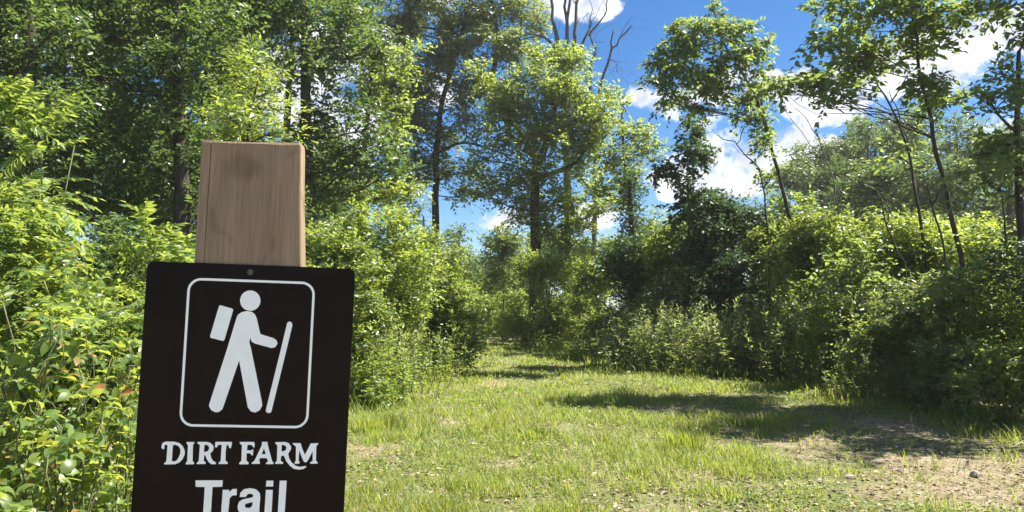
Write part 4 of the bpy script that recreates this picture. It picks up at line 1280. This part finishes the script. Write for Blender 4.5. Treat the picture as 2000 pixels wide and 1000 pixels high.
def tuft(label, px, py, width, height, n, seed):
    rng = np.random.default_rng(seed)
    d = ray(px, py); t = -CAM_H / d[2]
    c = d * t; c[2] = gz1(c[0], c[1])
    root_r = np.clip(rng.normal(0, width * 0.20, (n, 2)), -width * 0.42, width * 0.42)
    x, y = c[0] + root_r[:, 0], c[1] + root_r[:, 1]
    b = np.stack([x, y, gz(x, y) - 0.01], -1)
    az = np.arctan2(root_r[:, 1], root_r[:, 0]) + rng.normal(0, 0.7, n)
    h = height * rng.uniform(0.5, 1.1, n)
    ln = rng.uniform(0.15, 0.7, n) * h
    dd = np.stack([np.cos(az), np.sin(az), np.zeros(n)], -1)
    s = np.stack([-np.sin(az), np.cos(az), np.zeros(n)], -1) * 0.005
    mid = b + dd * ln[:, None] * 0.35 + np.array([0, 0, 1.0]) * h[:, None] * 0.62
    tip = b + dd * ln[:, None] + np.array([0, 0, 1.0]) * h[:, None]
    V = np.stack([b - s, b + s, mid - s * 0.8, mid + s * 0.8, tip], 1).reshape(-1, 3)
    T = (np.array([(0, 1, 3), (0, 3, 2), (2, 3, 4)])[None] + (np.arange(n) * 5)[:, None, None]).reshape(-1, 3)
    o = obj('grass_tuft', tri_mesh('grass_tuft', V - c, T, np.repeat(rng.random(n) * 0.9, 3)), M['grass'], loc=c)
    return tag(o, label, 'grass')


tuft('tall grass tuft standing out in the middle of the clearing', 1338, 878, 0.5, 0.24, 360, 1)
# longer grass and seedling stems where the mown ground meets the thicket
VERGE = [(715, 11.4), (760, 12.6), (815, 14.8), (850, 17.5), (880, 21), (900, 25), (915, 30), (1060, 28), (1110, 23.5), (1200, 19.6), (1285, 17.6), (1370, 16.8), (1455, 16.2),
         (1540, 15.4), (1620, 13.8), (1690, 12.2), (1790, 11.2), (1870, 10.2), (1960, 9.0)]
VX = np.array([(p_[0] - 1000) / FPX * p_[1] for p_ in VERGE]); VY = np.array([p_[1] for p_ in VERGE])


def verge(x, y):
    d = np.full(len(x), 99.0)
    for k in range(len(VX) - 1):
        if k == 6:
            continue
        ax, ay, bx_, by_ = VX[k], VY[k], VX[k + 1], VY[k + 1]
        t = np.clip(((x - ax) * (bx_ - ax) + (y - ay) * (by_ - ay)) / ((bx_ - ax) ** 2 + (by_ - ay) ** 2), 0, 1)
        d = np.minimum(d, np.hypot(x - ax - t * (bx_ - ax), y - ay - t * (by_ - ay)))
    return np.clip(1.1 - d / 0.75, 0, 1)


tag(obj('verge_grass', blades('verge_grass', 140000, 0.10, 0.36, 23, verge, 0.0036), M['grass']), 'longer grass fringing the foot of the thicket on both verges', kind='stuff')

tuft('grass tuft on the brink of the shade near bare earth', 1455, 835, 0.5, 0.15, 220, 2)
tuft('long grass tuft against the sign-side verge', 745, 840, 0.7, 0.22, 300, 3)
tuft('ragged grass tuft on bare earth below the shaded patch', 1440, 925, 0.5, 0.13, 200, 4)
tuft('broad grass tuft on the open lawn nearer the sign', 1040, 860, 0.7, 0.13, 300, 5)

M['stone'] = plain_mat('pale_stone', lambda h: h.ramp(h.noise(ocoord(h), 30.0, 4.0), [(0.3, (0.20, 0.18, 0.15)), (0.7, (0.36, 0.33, 0.29))]), 0.85, 0.25)


def stone(label, px, py, size, seed):
    rng = np.random.default_rng(seed)
    d = ray(px, py); c = d * (-CAM_H / d[2])
    c[2] = gz1(c[0], c[1])
    import bmesh
    bm = bmesh.new()
    bmesh.ops.create_icosphere(bm, subdivisions=2, radius=1)
    sc_ = np.array([1, rng.uniform(0.6, 0.9), rng.uniform(0.45, 0.65)])
    ph = rng.uniform(0, 6, 6)
    for v in bm.verts:
        p = v.co
        r = 1 + 0.14 * math.sin(3 * p.x + ph[0]) + 0.12 * math.sin(4 * p.y + ph[1]) + 0.10 * math.sin(5 * p.z + 2 * p.x + ph[2])
        v.co = Vector((p.x * sc_[0], p.y * sc_[1], p.z * sc_[2])) * r * size
    me = bpy.data.meshes.new('stone'); bm.to_mesh(me); bm.free()
    o = obj('stone', me, M['stone'], loc=c + np.array([0, 0, size * 0.2]))
    o.rotation_euler = (0, 0, float(ph[3]))
    return tag(o, label, 'stone', 'pale stones lying in the clearing')


stone('largest pale stone lying at the edge of the shade', 1907, 930, 0.060, 1)
stone('pale stone by the fringe of the shade above the bare earth', 1822, 870, 0.042, 2)
stone('flat pale stone lying in the middle of the bare earth', 1660, 938, 0.050, 3)
stone('small pale stone half sunk in trodden earth below the ragged tuft', 1325, 940, 0.035, 4)
stone('pale stone in the trodden earth at the bottom of the lawn', 1105, 990, 0.045, 5)
stone('small stone beside the flat pale stone', 1600, 945, 0.034, 6)

# ------------------------------------------------------------------ thin haze volume added to imitate veiling lens glare
hz, hh_, ho = new_mat('glare_haze')
pv = hh_.n('ShaderNodeVolumePrincipled')
pv.inputs['Color'].default_value = (1.0, 0.98, 0.94, 1)
pv.inputs['Density'].default_value = 0.00055
pv.inputs['Anisotropy'].default_value = 0.35
hz.node_tree.links.new(pv.outputs[0], ho.inputs['Volume'])
bx0, bx1, by0, by1, bz0, bz1 = -420, 420, -360, 480, -2.5, 34
hv = [(x_, y_, z_) for x_ in (bx0, bx1) for y_ in (by0, by1) for z_ in (bz0, bz1)]
hme = bpy.data.meshes.new('haze')
hme.from_pydata(hv, [], [(0, 1, 3, 2), (4, 6, 7, 5), (0, 4, 5, 1), (2, 3, 7, 6), (0, 2, 6, 4), (1, 5, 7, 3)])
hme.update()
tag(obj('haze', hme, hz), 'thin haze added to stand in for veiling lens glare', kind='stuff')
